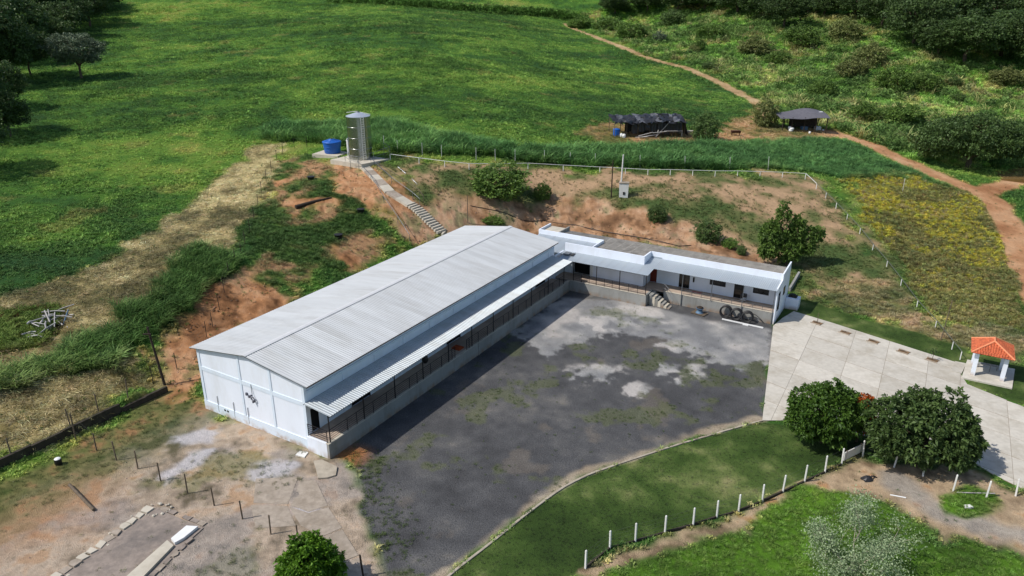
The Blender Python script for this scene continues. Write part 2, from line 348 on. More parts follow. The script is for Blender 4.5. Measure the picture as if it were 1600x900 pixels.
PALE = [[(-19.26, 47.83), (-18.04, 48.58), (-16.63, 48.08), (-16.56, 46.78), (-18.12, 45.99), (-19.11, 46.62)], [(-26.36, 46.46), (-24.72, 49.44), (-23.11, 49.79), (-23.21, 48.08), (-24.86, 45.38)], [(-27.63, 51.05), (-24.53, 52.93), (-23.11, 52.17), (-23.63, 50.50), (-26.67, 49.97)],
        [(-12.47, 39.50), (-11.27, 39.74), (-10.14, 37.83), (-11.14, 37.26)], [(-14.98, 44.33), (-13.50, 42.90), (-13.45, 41.81), (-14.86, 42.21)]]

WALKL = [(-21.79, 110.14), (-19.37, 105.61), (-17.03, 101.86), (-14.58, 99.77), (-13.93, 99.38), (-12.83, 98.67), (-10.99, 97.15), (-9.56, 96.09), (-8.12, 95.80)]
KERBL = [(-5.85, 33.22), (-3.78, 36.27), (-1.40, 39.01), (2.00, 43.18), (4.76, 45.99), (9.78, 48.75), (15.32, 51.51), (20.71, 53.92)]

def zone_fields(x, y):
    """weights of every land cover at the given points (later ones lie on top), and the id of the top one"""
    w1 = fbm(x, y, 3.0, 5, 3) - 0.5; w2 = fbm(x, y, 3.0, 9, 3) - 0.5
    order = ['hill', 'scrub', 'knoll', 'bank', 'straw', 'hollow', 'weeds', 'lush', 'track', 'flowers', 'dry', 'lot', 'path', 'meadow', 'yard', 'lawn']
    feather = dict(hill=4, scrub=2.0, knoll=1.2, bank=1.2, straw=0.9, hollow=0.5, weeds=0.6, lush=0.8, track=1.5, flowers=1.5, dry=1.5, lot=0.8, path=0.6, meadow=0.5, yard=0.35, lawn=0.12)
    warp = dict(hill=8, scrub=5, knoll=4, bank=3.5, straw=3, hollow=1, weeds=2.2, lush=1.5, track=4, flowers=4, dry=4, lot=2.0, path=1.4, meadow=1.8, yard=0.9, lawn=0.12)
    W = {}
    for k in order:
        acc = np.zeros(x.shape)
        for poly in Z[k]:
            px = [p[0] for p in poly]; py = [p[1] for p in poly]
            m = (x > min(px) - 12) & (x < max(px) + 12) & (y > min(py) - 12) & (y < max(py) + 12)
            if not m.any(): continue
            wa = warp[k]
            d = sdpoly(x[m] + w1[m] * wa * 2, y[m] + w2[m] * wa * 2, poly)
            acc[m] = np.maximum(acc[m], 1 - sm(-feather[k], feather[k], d))
        W[k] = acc
    d = np.minimum(sdline(x + w1 * 1.5, y + w2 * 1.5, ROAD), sdline(x + w1 * 1.5, y + w2 * 1.5, ROAD2) + 0.3)
    W['road'] = 1 - sm(1.6, 2.6, d)
    W['ftrack'] = 1 - sm(0.9, 1.9, sdline(x + w1 * 1.5, y + w2 * 1.5, TRACK))
    top = np.zeros(x.shape, int)
    names = ['pasture'] + order + ['road', 'ftrack']
    for i, k in enumerate(names[1:], 1):
        top[W[k] > 0.5] = i
    return W, top, names

def mix(a, b, t):
    return a * (1 - t[:, None]) + np.asarray(b)[None, :] * t[:, None] if np.ndim(b) == 1 else a * (1 - t[:, None]) + b * t[:, None]

def ramp(t, *cols):
    """cols: (pos, (r,g,b)) in 0..1"""
    ps = [c[0] for c in cols]
    return np.stack([np.interp(t, ps, [c[1][k] for c in cols]) for k in range(3)], 1)

def land_colour(x, y, W):
    n0 = fbm(x, y, 38.0, 1, 4); n1 = fbm(x, y * 1.6, 9.0, 2, 4); n2 = fbm(x, y, 2.2, 3, 3); n3 = fbm(x, y, 0.7, 4, 2)
    nf = fbm(x, y, 0.9, 6, 4); g = np.clip(0.47 + (n0 - 0.5) * 1.1 + (n1 - 0.5) * 0.8 + (n2 - 0.5) * 0.6, 0, 1)
    col = ramp(g, (0.0, S(44, 76, 38)), (0.3, S(56, 92, 38)), (0.5, S(72, 110, 40)), (0.72, S(96, 128, 48)), (0.9, S(112, 134, 56)), (1.0, S(128, 136, 66)))
    bare = sm(0.69, 0.78, fbm(x, y * 1.4, 7.0, 77, 4)); col = mix(col, S(158, 132, 88), bare * 0.22)
    def lay(name, c, k=1.0):
        nonlocal col
        col = mix(col, c, np.clip(W[name] * k, 0, 1))
    lay('hill', ramp(np.clip(0.5 + (n1 - 0.5) * 2.2 + (n2 - 0.5) * 1.2, 0, 1), (0, S(66, 98, 38)), (0.4, S(92, 130, 44)), (0.62, S(112, 144, 54)), (0.84, S(130, 142, 70)), (1, S(148, 138, 86))))
    q = np.clip(0.5 + (n1 - 0.5) * 2.4 + (n2 - 0.5) * 1.6, 0, 1)
    lay('scrub', ramp(q, (0, S(74, 92, 50)), (0.35, S(104, 108, 66)), (0.55, S(132, 120, 84)), (0.75, S(154, 130, 98)), (1, S(176, 146, 114))))
    lay('knoll', ramp(q, (0, S(58, 88, 38)), (0.5, S(78, 106, 46)), (0.74, S(106, 114, 60)), (0.9, S(152, 126, 88)), (1, S(172, 134, 98))))
    obank = sm(-8, -20, x); b = np.clip(0.52 + (n1 - 0.5) * 1.2 + (n2 - 0.5) * 1.2 + (nf - 0.5) * 1.3, 0, 1)
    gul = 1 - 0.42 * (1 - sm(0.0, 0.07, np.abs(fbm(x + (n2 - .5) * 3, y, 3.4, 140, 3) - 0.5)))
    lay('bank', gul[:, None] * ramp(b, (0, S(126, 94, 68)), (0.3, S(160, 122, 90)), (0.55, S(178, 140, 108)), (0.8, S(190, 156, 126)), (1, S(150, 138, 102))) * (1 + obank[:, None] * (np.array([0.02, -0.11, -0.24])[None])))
    st = np.clip(0.5 + (n1 - 0.5) * 1.6 + (n2 - 0.5) * 1.4 + (n3 - 0.5), 0, 1)
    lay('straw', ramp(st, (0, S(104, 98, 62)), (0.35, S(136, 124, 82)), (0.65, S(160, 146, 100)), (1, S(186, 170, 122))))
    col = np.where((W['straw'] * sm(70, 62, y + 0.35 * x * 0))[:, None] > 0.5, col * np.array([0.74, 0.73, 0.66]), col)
    lay('hollow', ramp(st, (0, S(76, 84, 40)), (0.5, S(92, 112, 42)), (1, S(120, 130, 60)))); col = mix(col, S(96, 72, 50), np.clip(4 * W['hollow'] * (1 - W['hollow']), 0, 1) * 0.8)
    lay('weeds', ramp(g, (0, S(36, 62, 28)), (0.5, S(52, 84, 32)), (1, S(92, 108, 48))))
    lay('lush', ramp(g, (0, S(34, 66, 30)), (0.5, S(52, 92, 40)), (1, S(80, 118, 50))))
    lay('track', ramp(q, (0, S(104, 104, 56)), (0.5, S(146, 124, 76)), (1, S(184, 146, 104))))
    fy = np.clip(0.5 + (n0 - 0.5) * 1.0 + (n1 - 0.5) * 2.0 + (n2 - 0.5), 0, 1)
    lay('flowers', ramp(fy, (0, S(96, 98, 52)), (0.4, S(118, 118, 54)), (0.7, S(136, 130, 62)), (1, S(150, 136, 88))))
    lay('dry', ramp(q, (0, S(92, 100, 56)), (0.4, S(130, 122, 78)), (0.7, S(158, 138, 96)), (1, S(176, 146, 110))))
    lt = np.clip(0.46 + (n1 - 0.5) * 1.3 + (n2 - 0.5) * 1.2 + (nf - 0.5) * 1.4, 0, 1)
    lot = ramp(lt, (0, S(108, 98, 76)), (0.22, S(142, 128, 106)), (0.45, S(170, 152, 126)), (0.68, S(186, 168, 142)), (0.88, S(188, 164, 134)), (1, S(180, 150, 116)))
    og = 1 - sm(-2.0, 3.0, sdpoly(x + (n1 - .5) * 9, y + (n2 - .5) * 6, [(-37.58, 42.21), (-32.22, 45.99), (-28.88, 45.38), (-28.20, 41.81), (-31.00, 39.93), (-35.00, 38.41)])); lot = mix(lot, ramp(nf, (0, S(150, 104, 66)), (1, S(186, 134, 90))), og * 0.55)
    gl = sm(0.54, 0.66, fbm(x, y, 6.0, 40, 5) + (nf - .5) * 0.12); lot = mix(lot, S(108, 112, 62), gl * 0.6)
    gy = sm(0.50, 0.62, fbm(x, y, 5.0, 45, 5)); lot = mix(lot, S(150, 146, 138), gy * 0.45)
    wl = sm(11, 3, sdline(x, y, [WL0, WL1])); lot = mix(lot, ramp(lt, (0, S(72, 84, 40)), (0.6, S(116, 112, 66)), (1, S(150, 116, 76))), np.clip(wl, 0, 1))
    for p in PALE: lot = mix(lot, S(196, 192, 186), 0.8 * (1 - sm(-0.5, 0.4, sdpoly(x + (n2 - .5) * 2.5 + (nf - .5) * 1.2, y + (n1 - .5) * 2.5 + (nf - .5) * 1.2, p))))
    lot = lot * np.array([0.96, 0.96, 1.06])
    lay('lot', lot)
    lay('path', ramp(lt, (0, S(122, 104, 82)), (0.4, S(168, 146, 118)), (0.75, S(188, 164, 134)), (1, S(176, 136, 98))))
    gt = sdline(x, y, [(27.87, 45.68), (28.52, 44.18), (29.50, 42.21), (31.49, 40.76), (40.94, 36.27)])
    col = mix(col, ramp(n2, (0, S(130, 124, 118)), (1, S(180, 172, 160))), W['path'] * (1 - sm(0.5, 1.7, gt + (n2 - .5) * 2)) * 0.85)
    lay('meadow', ramp(g, (0, S(66, 98, 32)), (0.4, S(90, 130, 38)), (0.7, S(114, 148, 48)), (1, S(140, 142, 76))))
    yd = np.clip(0.48 + (n1 - 0.5) * 0.8 + (n2 - 0.5) * 0.7 + (nf - 0.5) * 0.7, 0, 1)
    yard = ramp(yd, (0, S(68, 68, 69)), (0.45, S(82, 82, 83)), (0.75, S(95, 94, 93)), (1, S(116, 112, 106)))
    tan = sm(0.62, 0.72, fbm(x, y, 4.0, 61, 6)); yard = mix(yard, S(136, 122, 104), tan * 0.22)
    for p, a in CEMENT:
        d = sdpoly(x + (n2 - .5) * 3 + (n1 - .5) * 3 + (nf - .5) * 2, y + (n1 - .5) * 4 + (nf - .5) * 2, p)
        cc = ramp(np.clip(n2 * 1.3 - 0.1 + (a - 0.85), 0, 1), (0, S(116, 116, 116)), (0.5, S(138, 138, 138)), (0.8, S(162, 160, 156)), (1, S(186, 180, 174)))
        tt = 0.60 - np.clip(d, -1.2, 3.0) * 0.25 + (n1 - .5) * 0.7 + (n2 - .5) * 0.7 + (nf - .5) * 1.1
        if a < 1: tt = 0.78 - np.clip(d, -1.0, 3.0) * 0.3 + (n1 - .5) * 0.5 + (n2 - .5) * 0.45 + (nf - .5) * 0.9
        yard = mix(yard, cc, sm(0.40, 0.72, tt) * (1 - sm(0.8, 2.2, d)) * (0.62 + 0.38 * nf) * min(a, 1))
    yard = mix(yard, S(164, 110, 64), (1 - sm(0.3, 2.4, np.hypot(x - LWp(0.6, 1.2)[0], y - LWp(0.6, 1.2)[1]) + (n2 - .5) * 2)) * 0.95)
    ge = sm(0.63, 0.72, fbm(x, y, 3.2, 88, 5)); yard = mix(yard, S(92, 98, 62), ge * 0.5)
    yard = mix(yard, ramp(nf, (0, S(142, 126, 104)), (1, S(186, 172, 150))), 0.85 * (1 - sm(0.35, 1.1, sdline(x, y, KERBL) + (n2 - .5) * 1.4)))
    lay('yard', yard)
    lw = np.clip(0.5 + (n0 - 0.5) * 0.7 + (n1 - 0.5) * 1.3 + (n2 - 0.5) * 0.9 + (nf - 0.5) * 0.5, 0, 1)
    lay('lawn', ramp(lw, (0, S(46, 64, 28)), (0.35, S(58, 78, 34)), (0.6, S(76, 94, 46)), (0.8, S(104, 114, 66)), (1, S(132, 130, 88))))
    rd = np.clip(0.5 + (n1 - 0.5) * 1.2 + (n2 - 0.5) * 1.2, 0, 1)
    lay('road', ramp(rd, (0, S(156, 110, 76)), (0.5, S(188, 142, 104)), (1, S(202, 164, 128))))
    lay('ftrack', ramp(rd, (0, S(150, 122, 84)), (0.5, S(186, 152, 114)), (1, S(198, 170, 132))), 0.9)
    return col * (0.90 + 0.2 * n3)[:, None]

YAW = R(30.75)
ORG = Vector((-13.807, 48.415, 0.0))
DL = Vector((math.sin(YAW), math.cos(YAW), 0)); DW = Vector((math.cos(YAW), -math.sin(YAW), 0))

def LWp(w, l, z=0.0):
    return ORG + DW * w + DL * l + Vector((0, 0, z))

def ground_mat(name, contrast, scale, bump, rough=0.95, fine=28.0):
    m, nt, b = new_mat(name)
    N, L = nt.nodes, nt.links
    at = N.new('ShaderNodeAttribute'); at.attribute_name = 'cover'
    tc = N.new('ShaderNodeTexCoord')
    n1 = N.new('ShaderNodeTexNoise'); n1.inputs['Scale'].default_value = scale; n1.inputs['Detail'].default_value = 8; n1.inputs['Roughness'].default_value = 0.7
    n2 = N.new('ShaderNodeTexNoise'); n2.inputs['Scale'].default_value = fine; n2.inputs['Detail'].default_value = 3
    L.new(tc.outputs['Object'], n1.inputs['Vector']); L.new(tc.outputs['Object'], n2.inputs['Vector'])
    ad = N.new('ShaderNodeMath'); ad.operation = 'ADD'; L.new(n1.outputs['Fac'], ad.inputs[0]); L.new(n2.outputs['Fac'], ad.inputs[1])
    mr = N.new('ShaderNodeMapRange'); mr.inputs[1].default_value = 0.65; mr.inputs[2].default_value = 1.35
    mr.inputs[3].default_value = 1 - contrast; mr.inputs[4].default_value = 1 + contrast
    L.new(ad.outputs[0], mr.inputs[0])
    sc = N.new('ShaderNodeVectorMath'); sc.operation = 'SCALE'
    L.new(at.outputs['Color'], sc.inputs[0]); L.new(mr.outputs[0], sc.inputs['Scale'])
    L.new(sc.outputs[0], b.inputs['Base Color'])
    b.inputs['Roughness'].default_value = rough; b.inputs['Specular IOR Level'].default_value = 0.12
    bp = N.new('ShaderNodeBump'); bp.inputs['Strength'].default_value = bump; bp.inputs['Distance'].default_value = 0.12
    L.new(ad.outputs[0], bp.inputs['Height']); L.new(bp.outputs[0], b.inputs['Normal'])
    return m

ground_mat('grass_ground', 0.35, 2.2, 0.9)
ground_mat('soil_ground', 0.30, 2.6, 0.9, fine=16.0)
ground_mat('gravel_ground', 0.42, 7.0, 0.6, fine=11.0)
ground_mat('lawn_ground', 0.26, 5.0, 0.6, fine=14.0)
ground_mat('straw_ground', 0.30, 3.0, 0.8)

def make_ground():
    # rings and spokes around the point below the camera: even detail over the picture, complete all round
    az = np.concatenate([np.radians(np.linspace(-180, -44, 35))[:-1], np.radians(np.linspace(-44, 44, 961)), np.radians(np.linspace(44, 180, 35))[1:]])
    rs = [0.0, 8.0, 16.0, 22.0, 27.0]
    r = 30.0
    while r < 430:
        rs.append(r); r += min((r * r + 33 * 33) / (33 * 752.0) * 1.05, 1.05)
    while r < 3200:
        rs.append(r); r *= 1.06
    rs = np.array(rs)
    A, RR = np.meshgrid(az, rs)
    x = (RR * np.sin(A)).ravel(); y = (RR * np.cos(A)).ravel()
    z = height(x, y)
    W, top, names = zone_fields(x, y)
    wild = np.zeros(x.shape)
    soft = {'pasture': 0.22, 'hill': 0.5, 'scrub': 0.18, 'bank': 0.34, 'knoll': 0.16, 'straw': 0.14, 'weeds': 0.3, 'lush': 0.2, 'flowers': 0.2, 'dry': 0.14, 'meadow': 0.1, 'hollow': 0.1, 'track': 0.12, 'lot': 0.04, 'path': 0.05, 'road': 0.06, 'ftrack': 0.06}
    for i, k in enumerate(names): wild[top == i] = soft.get(k, 0.0)
    rr = np.hypot(x, y)
    fade = sm(0.3, 2.5, sdpoly(x, y, PAD))
    amp = np.where(np.isin(top, [names.index('lot'), names.index('path'), names.index('meadow')]), wild, wild * fade)
    near = np.minimum(sdline(x, y, WALKL), np.minimum(np.hypot(x + 23.1, y - 113.9) - 3.0, np.hypot(x + 28.4, y - 118.0) - 2.0)); amp = amp * sm(0.6, 2.6, near)
    z = z + amp * ((fbm(x, y, 2.6, 50, 4) - 0.5) * 2.0 + (fbm(x, y, 0.8, 51, 2) - 0.5) * 0.7)
    hol = W['hollow']; z = z - 1.3 * hol
    col = np.clip(land_colour(x, y, W), 0.004, 0.9)
    na, nr = len(az), len(rs)
    i, j = np.meshgrid(np.arange(nr - 1), np.arange(na - 1), indexing='ij')
    a = (i * na + j).ravel(); quad = np.stack([a, a + 1, a + na + 1, a + na], 1)[:, ::-1]
    vz = top[quad]
    fz = np.max(vz, axis=1)
    co = np.stack([x, y, z], 1)
    spec = {
        'pasture': ('pasture', 'grass_ground', 'wide sloping green pasture around and beyond the white buildings', 'pasture'),
        'hill': ('hillside', 'grass_ground', 'bright green overgrown hillside rising at the upper right', 'hillside'),
        'scrub': ('scrub_slope', 'soil_ground', 'patchy brown and green slope behind the low office wing', 'slope'),
        'knoll': ('grassy_knoll', 'grass_ground', 'grassy knoll between the straw strip and the concrete stairs', 'knoll'),
        'bank': ('soil_bank', 'soil_ground', 'bare orange soil cut into the bank around the buildings', 'bank'),
        'straw': ('straw_ground', 'straw_ground', 'mown straw-coloured strip between the pasture and the fence', 'ground'),
        'hollow': ('grassy_hollow', 'grass_ground', 'small green hollow in the straw at the left edge', 'hollow'),
        'weeds': ('weedy_bank', 'grass_ground', 'dark green strip of tall weeds along the left bank', 'bank'),
        'lush': ('crop_strip', 'grass_ground', 'lush dark green strip behind the white pipe fence', 'crop strip'),
        'track': ('trodden_ground', 'straw_ground', 'yellowish trodden ground around the two far sheds', 'ground'),
        'flowers': ('flower_meadow', 'grass_ground', 'patch of yellow flowering weeds right of the pipe fence', 'meadow'),
        'dry': ('dry_grass_ground', 'straw_ground', 'dry grass slope above the back lawn strip', 'ground'),
        'lot': ('dirt_lot', 'soil_ground', 'tan dirt lot in front of the gable wall', 'lot'),
        'path': ('sandy_path', 'soil_ground', 'sandy path with grey gravel beside the white post fence', 'path'),
        'meadow': ('bright_meadow', 'grass_ground', 'bright green grass at the lower right corner', 'meadow'),
        'yard': ('gravel_yard', 'gravel_ground', 'dark grey gravel yard in front of the L-shaped building', 'yard'),
        'lawn': ('lawn', 'lawn_ground', 'short mown lawn beside the gravel yard and driveway', 'lawn'),
        'road': ('dirt_road', 'soil_ground', 'orange dirt road curving down the right edge', 'road'),
        'ftrack': ('field_track', 'soil_ground', 'narrow tan track crossing the far pasture', 'track'),
    }
    for zi, k in enumerate(names):
        f = quad[fz == zi]
        if len(f) == 0: continue
        used, inv = np.unique(f.ravel(), return_inverse=True)
        nm, mt, lb, cat = spec[k]
        me = bpy.data.meshes.new(nm)
        me.vertices.add(len(used)); me.vertices.foreach_set('co', co[used].ravel())
        me.loops.add(len(f) * 4); me.loops.foreach_set('vertex_index', inv.astype(np.int32))
        me.polygons.add(len(f)); me.polygons.foreach_set('loop_start', np.arange(0, len(f) * 4, 4, dtype=np.int32))
        me.polygons.foreach_set('use_smooth', np.ones(len(f), bool))
        at = me.attributes.new('cover', 'FLOAT_COLOR', 'POINT')
        at.data.foreach_set('color', np.concatenate([col[used], np.ones((len(used), 1))], 1).ravel().astype(np.float32))
        me.materials.append(MATS[mt]); me.update(); me.validate()
        tag(link(nm, me), lb, cat, kind='structure')
make_ground()

# ------------------------------------------------------------------ building materials
mat('white_paint', S(230, 236, 246), 0.7, var=0.03, scale=0.7, dirt=S(206, 207, 206), dirt_scale=0.6, dirt_amt=0.35, stretch=(1, 1, 0.4), splash=S(170, 140, 110))
mat('band_paint', S(218, 230, 242), 0.75, var=0.03, scale=0.7, dirt=S(186, 184, 178), dirt_scale=0.7, dirt_amt=0.35, splash=S(170, 138, 106))
mat('grey_concrete', S(150, 150, 146), 0.9, var=0.12, scale=1.1, bump=0.25, bscale=14, dirt=S(92, 90, 82), dirt_scale=0.55, dirt_amt=0.6, stretch=(1, 1, 0.35), splash=S(140, 108, 78))
mat('porch_floor', S(176, 158, 142), 0.85, var=0.1, scale=1.5, dirt=S(130, 112, 98), dirt_amt=0.4)
mat('pale_concrete', S(192, 184, 168), 0.9, var=0.08, scale=1.2, bump=0.15, bscale=16, dirt=S(150, 140, 122), dirt_scale=0.45, dirt_amt=0.5)
mat('ridge_metal', S(202, 203, 203), 0.5, var=0.05, scale=2)
mat('roof_metal', S(193, 195, 195), 0.5, metal=0.1, var=0.05, scale=0.9, rand=0.045, spec=0.4, dirt=S(150, 147, 140), dirt_scale=0.5, dirt_amt=0.4, stretch=(0.25, 1, 1))
mat('canopy_metal', S(180, 187, 190), 0.45, metal=0.2, var=0.05, scale=1.0, rand=0.03, spec=0.5, dirt=S(150, 148, 138), dirt_scale=0.7, dirt_amt=0.4, stretch=(0.5, 1, 1))
mat('wing_metal', S(168, 177, 184), 0.42, metal=0.15, var=0.03, scale=0.8, rand=0.03, spec=0.5, dirt=S(170, 168, 160), dirt_scale=0.4, dirt_amt=0.25)
mat('fibre_cement', S(168, 162, 152), 0.9, var=0.1, scale=1.6, rand=0.05, dirt=S(112, 106, 98), dirt_scale=0.6, dirt_amt=0.6)
mat('dark_steel', S(46, 44, 46), 0.55, metal=0.3, var=0.2, scale=6)
mat('grey_steel', S(120, 124, 128), 0.45, metal=0.6, var=0.15, scale=5)
mat('fixture_grey', S(104, 104, 114), 0.6, var=0.2, scale=6)
mat('rusty_edge', S(92, 66, 52), 0.8, var=0.3, scale=3)
mat('inside_shade', S(20, 20, 21), 0.9, var=0.2)  # near-black: darkness of unlit rooms put into the colour
mat('dark_glass', S(16, 18, 20), 0.12, var=0.1, spec=0.6)
mat('dark_frame', S(40, 38, 37), 0.5, var=0.2)
mat('red_wood', S(110, 42, 28), 0.6, var=0.2, scale=3)
mat('red_rubber', S(150, 30, 26), 0.8, var=0.2, scale=4)
mat('orange_rust', S(170, 78, 40), 0.8, var=0.25, scale=4)
mat('white_plastic', S(226, 226, 224), 0.5, var=0.04)
mat('black_plastic', S(22, 22, 24), 0.45, var=0.2, spec=0.5)

def wall_openings(a0, a1, z0, z1, t0, t1, holes, axis):
    """wall running along axis ('x' or 'y') from a0 to a1 with thickness t0..t1 on the other axis and openings (p,q,zb,zt)"""
    mb = MB()
    def bx(p, q, zb, zt):
        if q - p < 1e-3 or zt - zb < 1e-3: return
        if axis == 'x': mb.box(p, q, t0, t1, zb, zt)
        else: mb.box(t0, t1, p, q, zb, zt)
    cur = a0
    for p, q, zb, zt in sorted(holes):
        bx(cur, p, z0, z1); bx(p, q, z0, zb); bx(p, q, zt, z1); cur = q
    bx(cur, a1, z0, z1)
    return mb

def opening(kind, root, axis, p, q, zb, zt, front, depth, sign, fill, bars=0, fr='dark_frame'):
    """frame ring and recessed leaf, pane or shade-coloured panel set into a wall opening; front = coordinate of the wall face, sign = outward direction"""
    g = 0.05
    mb = MB()
    i0 = front - sign * depth
    lo, hi = sorted((i0, front + sign * 0.012))
    def bx(m, a, b, c, d, l, h):
        if axis == 'x': m.box(a, b, l, h, c, d)
        else: m.box(l, h, a, b, c, d)
    bx(mb, p, p + g, zb, zt, lo, hi); bx(mb, q - g, q, zb, zt, lo, hi); bx(mb, p + g, q - g, zt - g, zt, lo, hi)
    if kind == 'window': bx(mb, p + g, q - g, zb, zb + g, lo, hi)
    o = mb.build(kind, fr, root)
    lo2, hi2 = sorted((front - sign * depth * 0.75, front - sign * depth * 0.55))
    zb2 = zb + g if kind == 'window' else zb + 0.012
    pm = MB(); bx(pm, p + g, q - g, zb2, zt - g, lo2, hi2)
    pm.build('pane' if kind == 'window' else 'door_panel', fill, o)
    for k in range(bars):
        c = p + (q - p) * (k + 1) / (bars + 1); l3, h3 = sorted((front - sign * depth * 0.5, front - sign * depth * 0.25))
        b = MB(); bx(b, c - 0.025, c + 0.025, zb2, zt - g, l3, h3); b.build('mullion', fr, o)
    return o

def sheet_mesh(name, width, run, drop, material, pitch=0.25, h=0.036, along='y', under=None):
    """one ribbed roofing sheet: ribs run down the slope (local +x, falling by drop), sheet width along +y"""
    prof = []
    k = 0.0
    while k < width - 1e-6:
        prof += [(k, 0), (k + pitch * 0.56, 0), (k + pitch * 0.68, h), (k + pitch * 0.88, h)]
        k += pitch
    prof.append((width, 0))
    mb = MB(); v = []; n = len(prof)
    segs = 3
    for s in range(segs + 1):
        for y, z in prof: v.append((run * s / segs, y, z - drop * s / segs))
    for s in range(segs + 1):
        for y, z in prof: v.append((run * s / segs, y, z - drop * s / segs - 0.012))
    m = n * (segs + 1); f = []
    for s in range(segs):
        for i in range(n - 1):
            a = s * n + i
            f.append((a, a + n, a + n + 1, a + 1)); f.append((m + a, m + a + 1, m + a + n + 1, m + a + n))
    for i in range(n - 1):
        a = segs * n + i
        f.append((i, i + 1, m + i + 1, m + i)); f.append((a, m + a, m + a + 1, a + 1))
    for s in range(segs):
        a = s * n; f.append((a, m + a, m + a + n, a + n)); a = s * n + n - 1; f.append((a, a + n, m + a + n, m + a))
    mb.add(v, f)
    return mb.mesh(name, material)

# ------------------------------------------------------------------ long hall
hall = empty('long_hall', ORG, -YAW)
tag(hall, 'long white hall with ribbed metal gable roof and raised porch', 'building')
HL = 40.6
EL, ER, RX = -15.0, -1.7, -8.35          # left eave, right eave, ridge (local x)
ZE, ZR = 5.72, 6.64
def roof_z(x):
    return ZR - (ZR - ZE) * (RX - x) / (RX - EL) if x < RX else ZR - (ZR - ZE) * (x - RX) / (ER - RX)

# gable walls
def gable(name, y0, y1, m):
    x0, x1 = -14.43, -2.27
    mb = MB(); prof = [(x0, 0), (x1, 0), (x1, roof_z(x1) - 0.09), (RX, ZR - 0.10), (x0, roof_z(x0) - 0.09)]
    mb.extrude(prof, 'y', y0, y1)
    return mb.build(name, m, hall)
gable('gable_wall', 0.25, 0.45, 'white_paint')
gable('gable_wall', HL - 0.2, HL, 'white_paint')
doors_h = [(0.62, 1.42, 1.3, 3.35), (5.1, 7.4, 1.3, 3.5), (18.5, 20.85, 1.3, 3.5), (36.1, 38.4, 1.3, 3.4)]
wall_openings(0.45, HL - 0.2, 0.0, 5.52, -2.47, -2.27, doors_h, 'y').build('side_wall', 'white_paint', hall)
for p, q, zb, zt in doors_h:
    opening('doorway', hall, 'y', p, q, zb, zt, -2.27, 0.2, 1, 'inside_shade')  # open doorways: a near-black panel stands in for the unlit hall
MB().box(-14.43, -14.23, 0.45, HL - 0.2, 0, 5.55).build('side_wall', 'white_paint', hall)
MB().box(-14.2, -2.5, 0.5, HL - 0.25, 0.9, 1.29).build('inner_floor', 'inside_shade', hall)
# pilasters, tie beam and plinth on the front gable
for x, w in ((-14.43, 0.28), (-9.55, 0.24), (-6.05, 0.24), (-2.55, 0.28)):
    MB().box(x, x + w, 0.205, 0.247, 0.86, roof_z(x + w / 2) - 0.12).build('pilaster', 'band_paint', hall)
for a, b in ((-14.15, -9.55), (-9.31, -6.05), (-5.81, -2.55)):
    MB().box(a + 0.003, b - 0.003, 0.212, 0.247, 3.75, 4.12).build('tie_beam', 'band_paint', hall)
MB().box(-14.46, -2.272, 0.19, 0.247, 0.0, 0.855).build('plinth', 'band_paint', hall)
for x in (-12.7, -10.72, -9.02):
    MB().tube([(x, 0.2, 0.2), (x, 0.2, 1.62), (x, 0.235, 1.68)], 0.026).build('vent_pipe', 'grey_steel', hall)
for x in (-11.95, -11.6):
    MB().box(x, x + 0.16, 0.15, 0.188, 0.55, 0.68).build('wall_vent', 'dark_frame', hall)
# dark fixture with a round hood on the middle bay
fx = MB().box(-8.92, -8.78, 0.12, 0.247, 2.9, 3.14).box(-8.62, -8.5, 0.12, 0.247, 2.76, 2.96).box(-8.38, -8.3, 0.14, 0.247, 2.94, 3.08).build('wall_fixture', 'fixture_grey', hall)
MB().torus((-8.02, 0.08, 2.86), 0.15, 0.045, 18, 6, Matrix.Rotation(R(90), 3, 'X')).box(-8.06, -7.98, 0.0, 0.247, 2.5, 2.7).build('hood_ring', 'fixture_grey', fx)
MB().tube([(-8.2, 0.2, 4.05), (-8.14, 0.16, 3.3), (-8.05, 0.1, 3.1)], 0.025).build('conduit', 'grey_steel', fx)
# fascia beam and stub pilasters above the canopy
MB().box(-2.268, -2.18, 0.45, HL - 0.2, 4.86, 5.06).build('ledge_beam', 'band_paint', hall)
for y in np.arange(4.3, HL - 1, 3.87):
    MB().box(-2.268, -2.21, y, y + 0.22, 4.2, 4.855).build('stub_pilaster', 'white_paint', hall)
# roof
rf = MB()
rf.box(RX - 0.22, RX + 0.22, 0.0, HL + 0.1, ZR - 0.03, ZR + 0.0)
rp = [(RX - 0.26, ZR + 0.0), (RX - 0.26, ZR + 0.02), (RX, ZR + 0.06), (RX + 0.26, ZR + 0.02), (RX + 0.26, ZR + 0.0)]
roof = MB().extrude(rp, 'y', -0.03, HL + 0.13).build('roof', 'ridge_metal', hall)
for side, e in ((-1, EL), (1, ER)):
    run = abs(e - RX)
    me = sheet_mesh('roof_sheet', 1.0, run, ZR - ZE, 'roof_metal', h=0.018)
    for k in range(41):
        o = link('roof_sheet', me, roof)
        if side > 0: o.location = (RX, -0.0 + k * 0.9925, ZR)
        else: o.location = (RX, 0.0 + (k + 1) * 0.9925, ZR); o.rotation_euler = (0, 0, math.pi)
for x0, nm in ((EL, 'eave_trim'), (ER, 'eave_trim')):
    s = 1 if x0 == ER else -1
    a, b = sorted((x0 - s * 0.03, x0 - s * 0.07))
    MB().box(a, b, 0.02, HL, ZE - 0.13, ZE - 0.02).build(nm, 'rusty_edge' if s > 0 else 'grey_steel', hall)
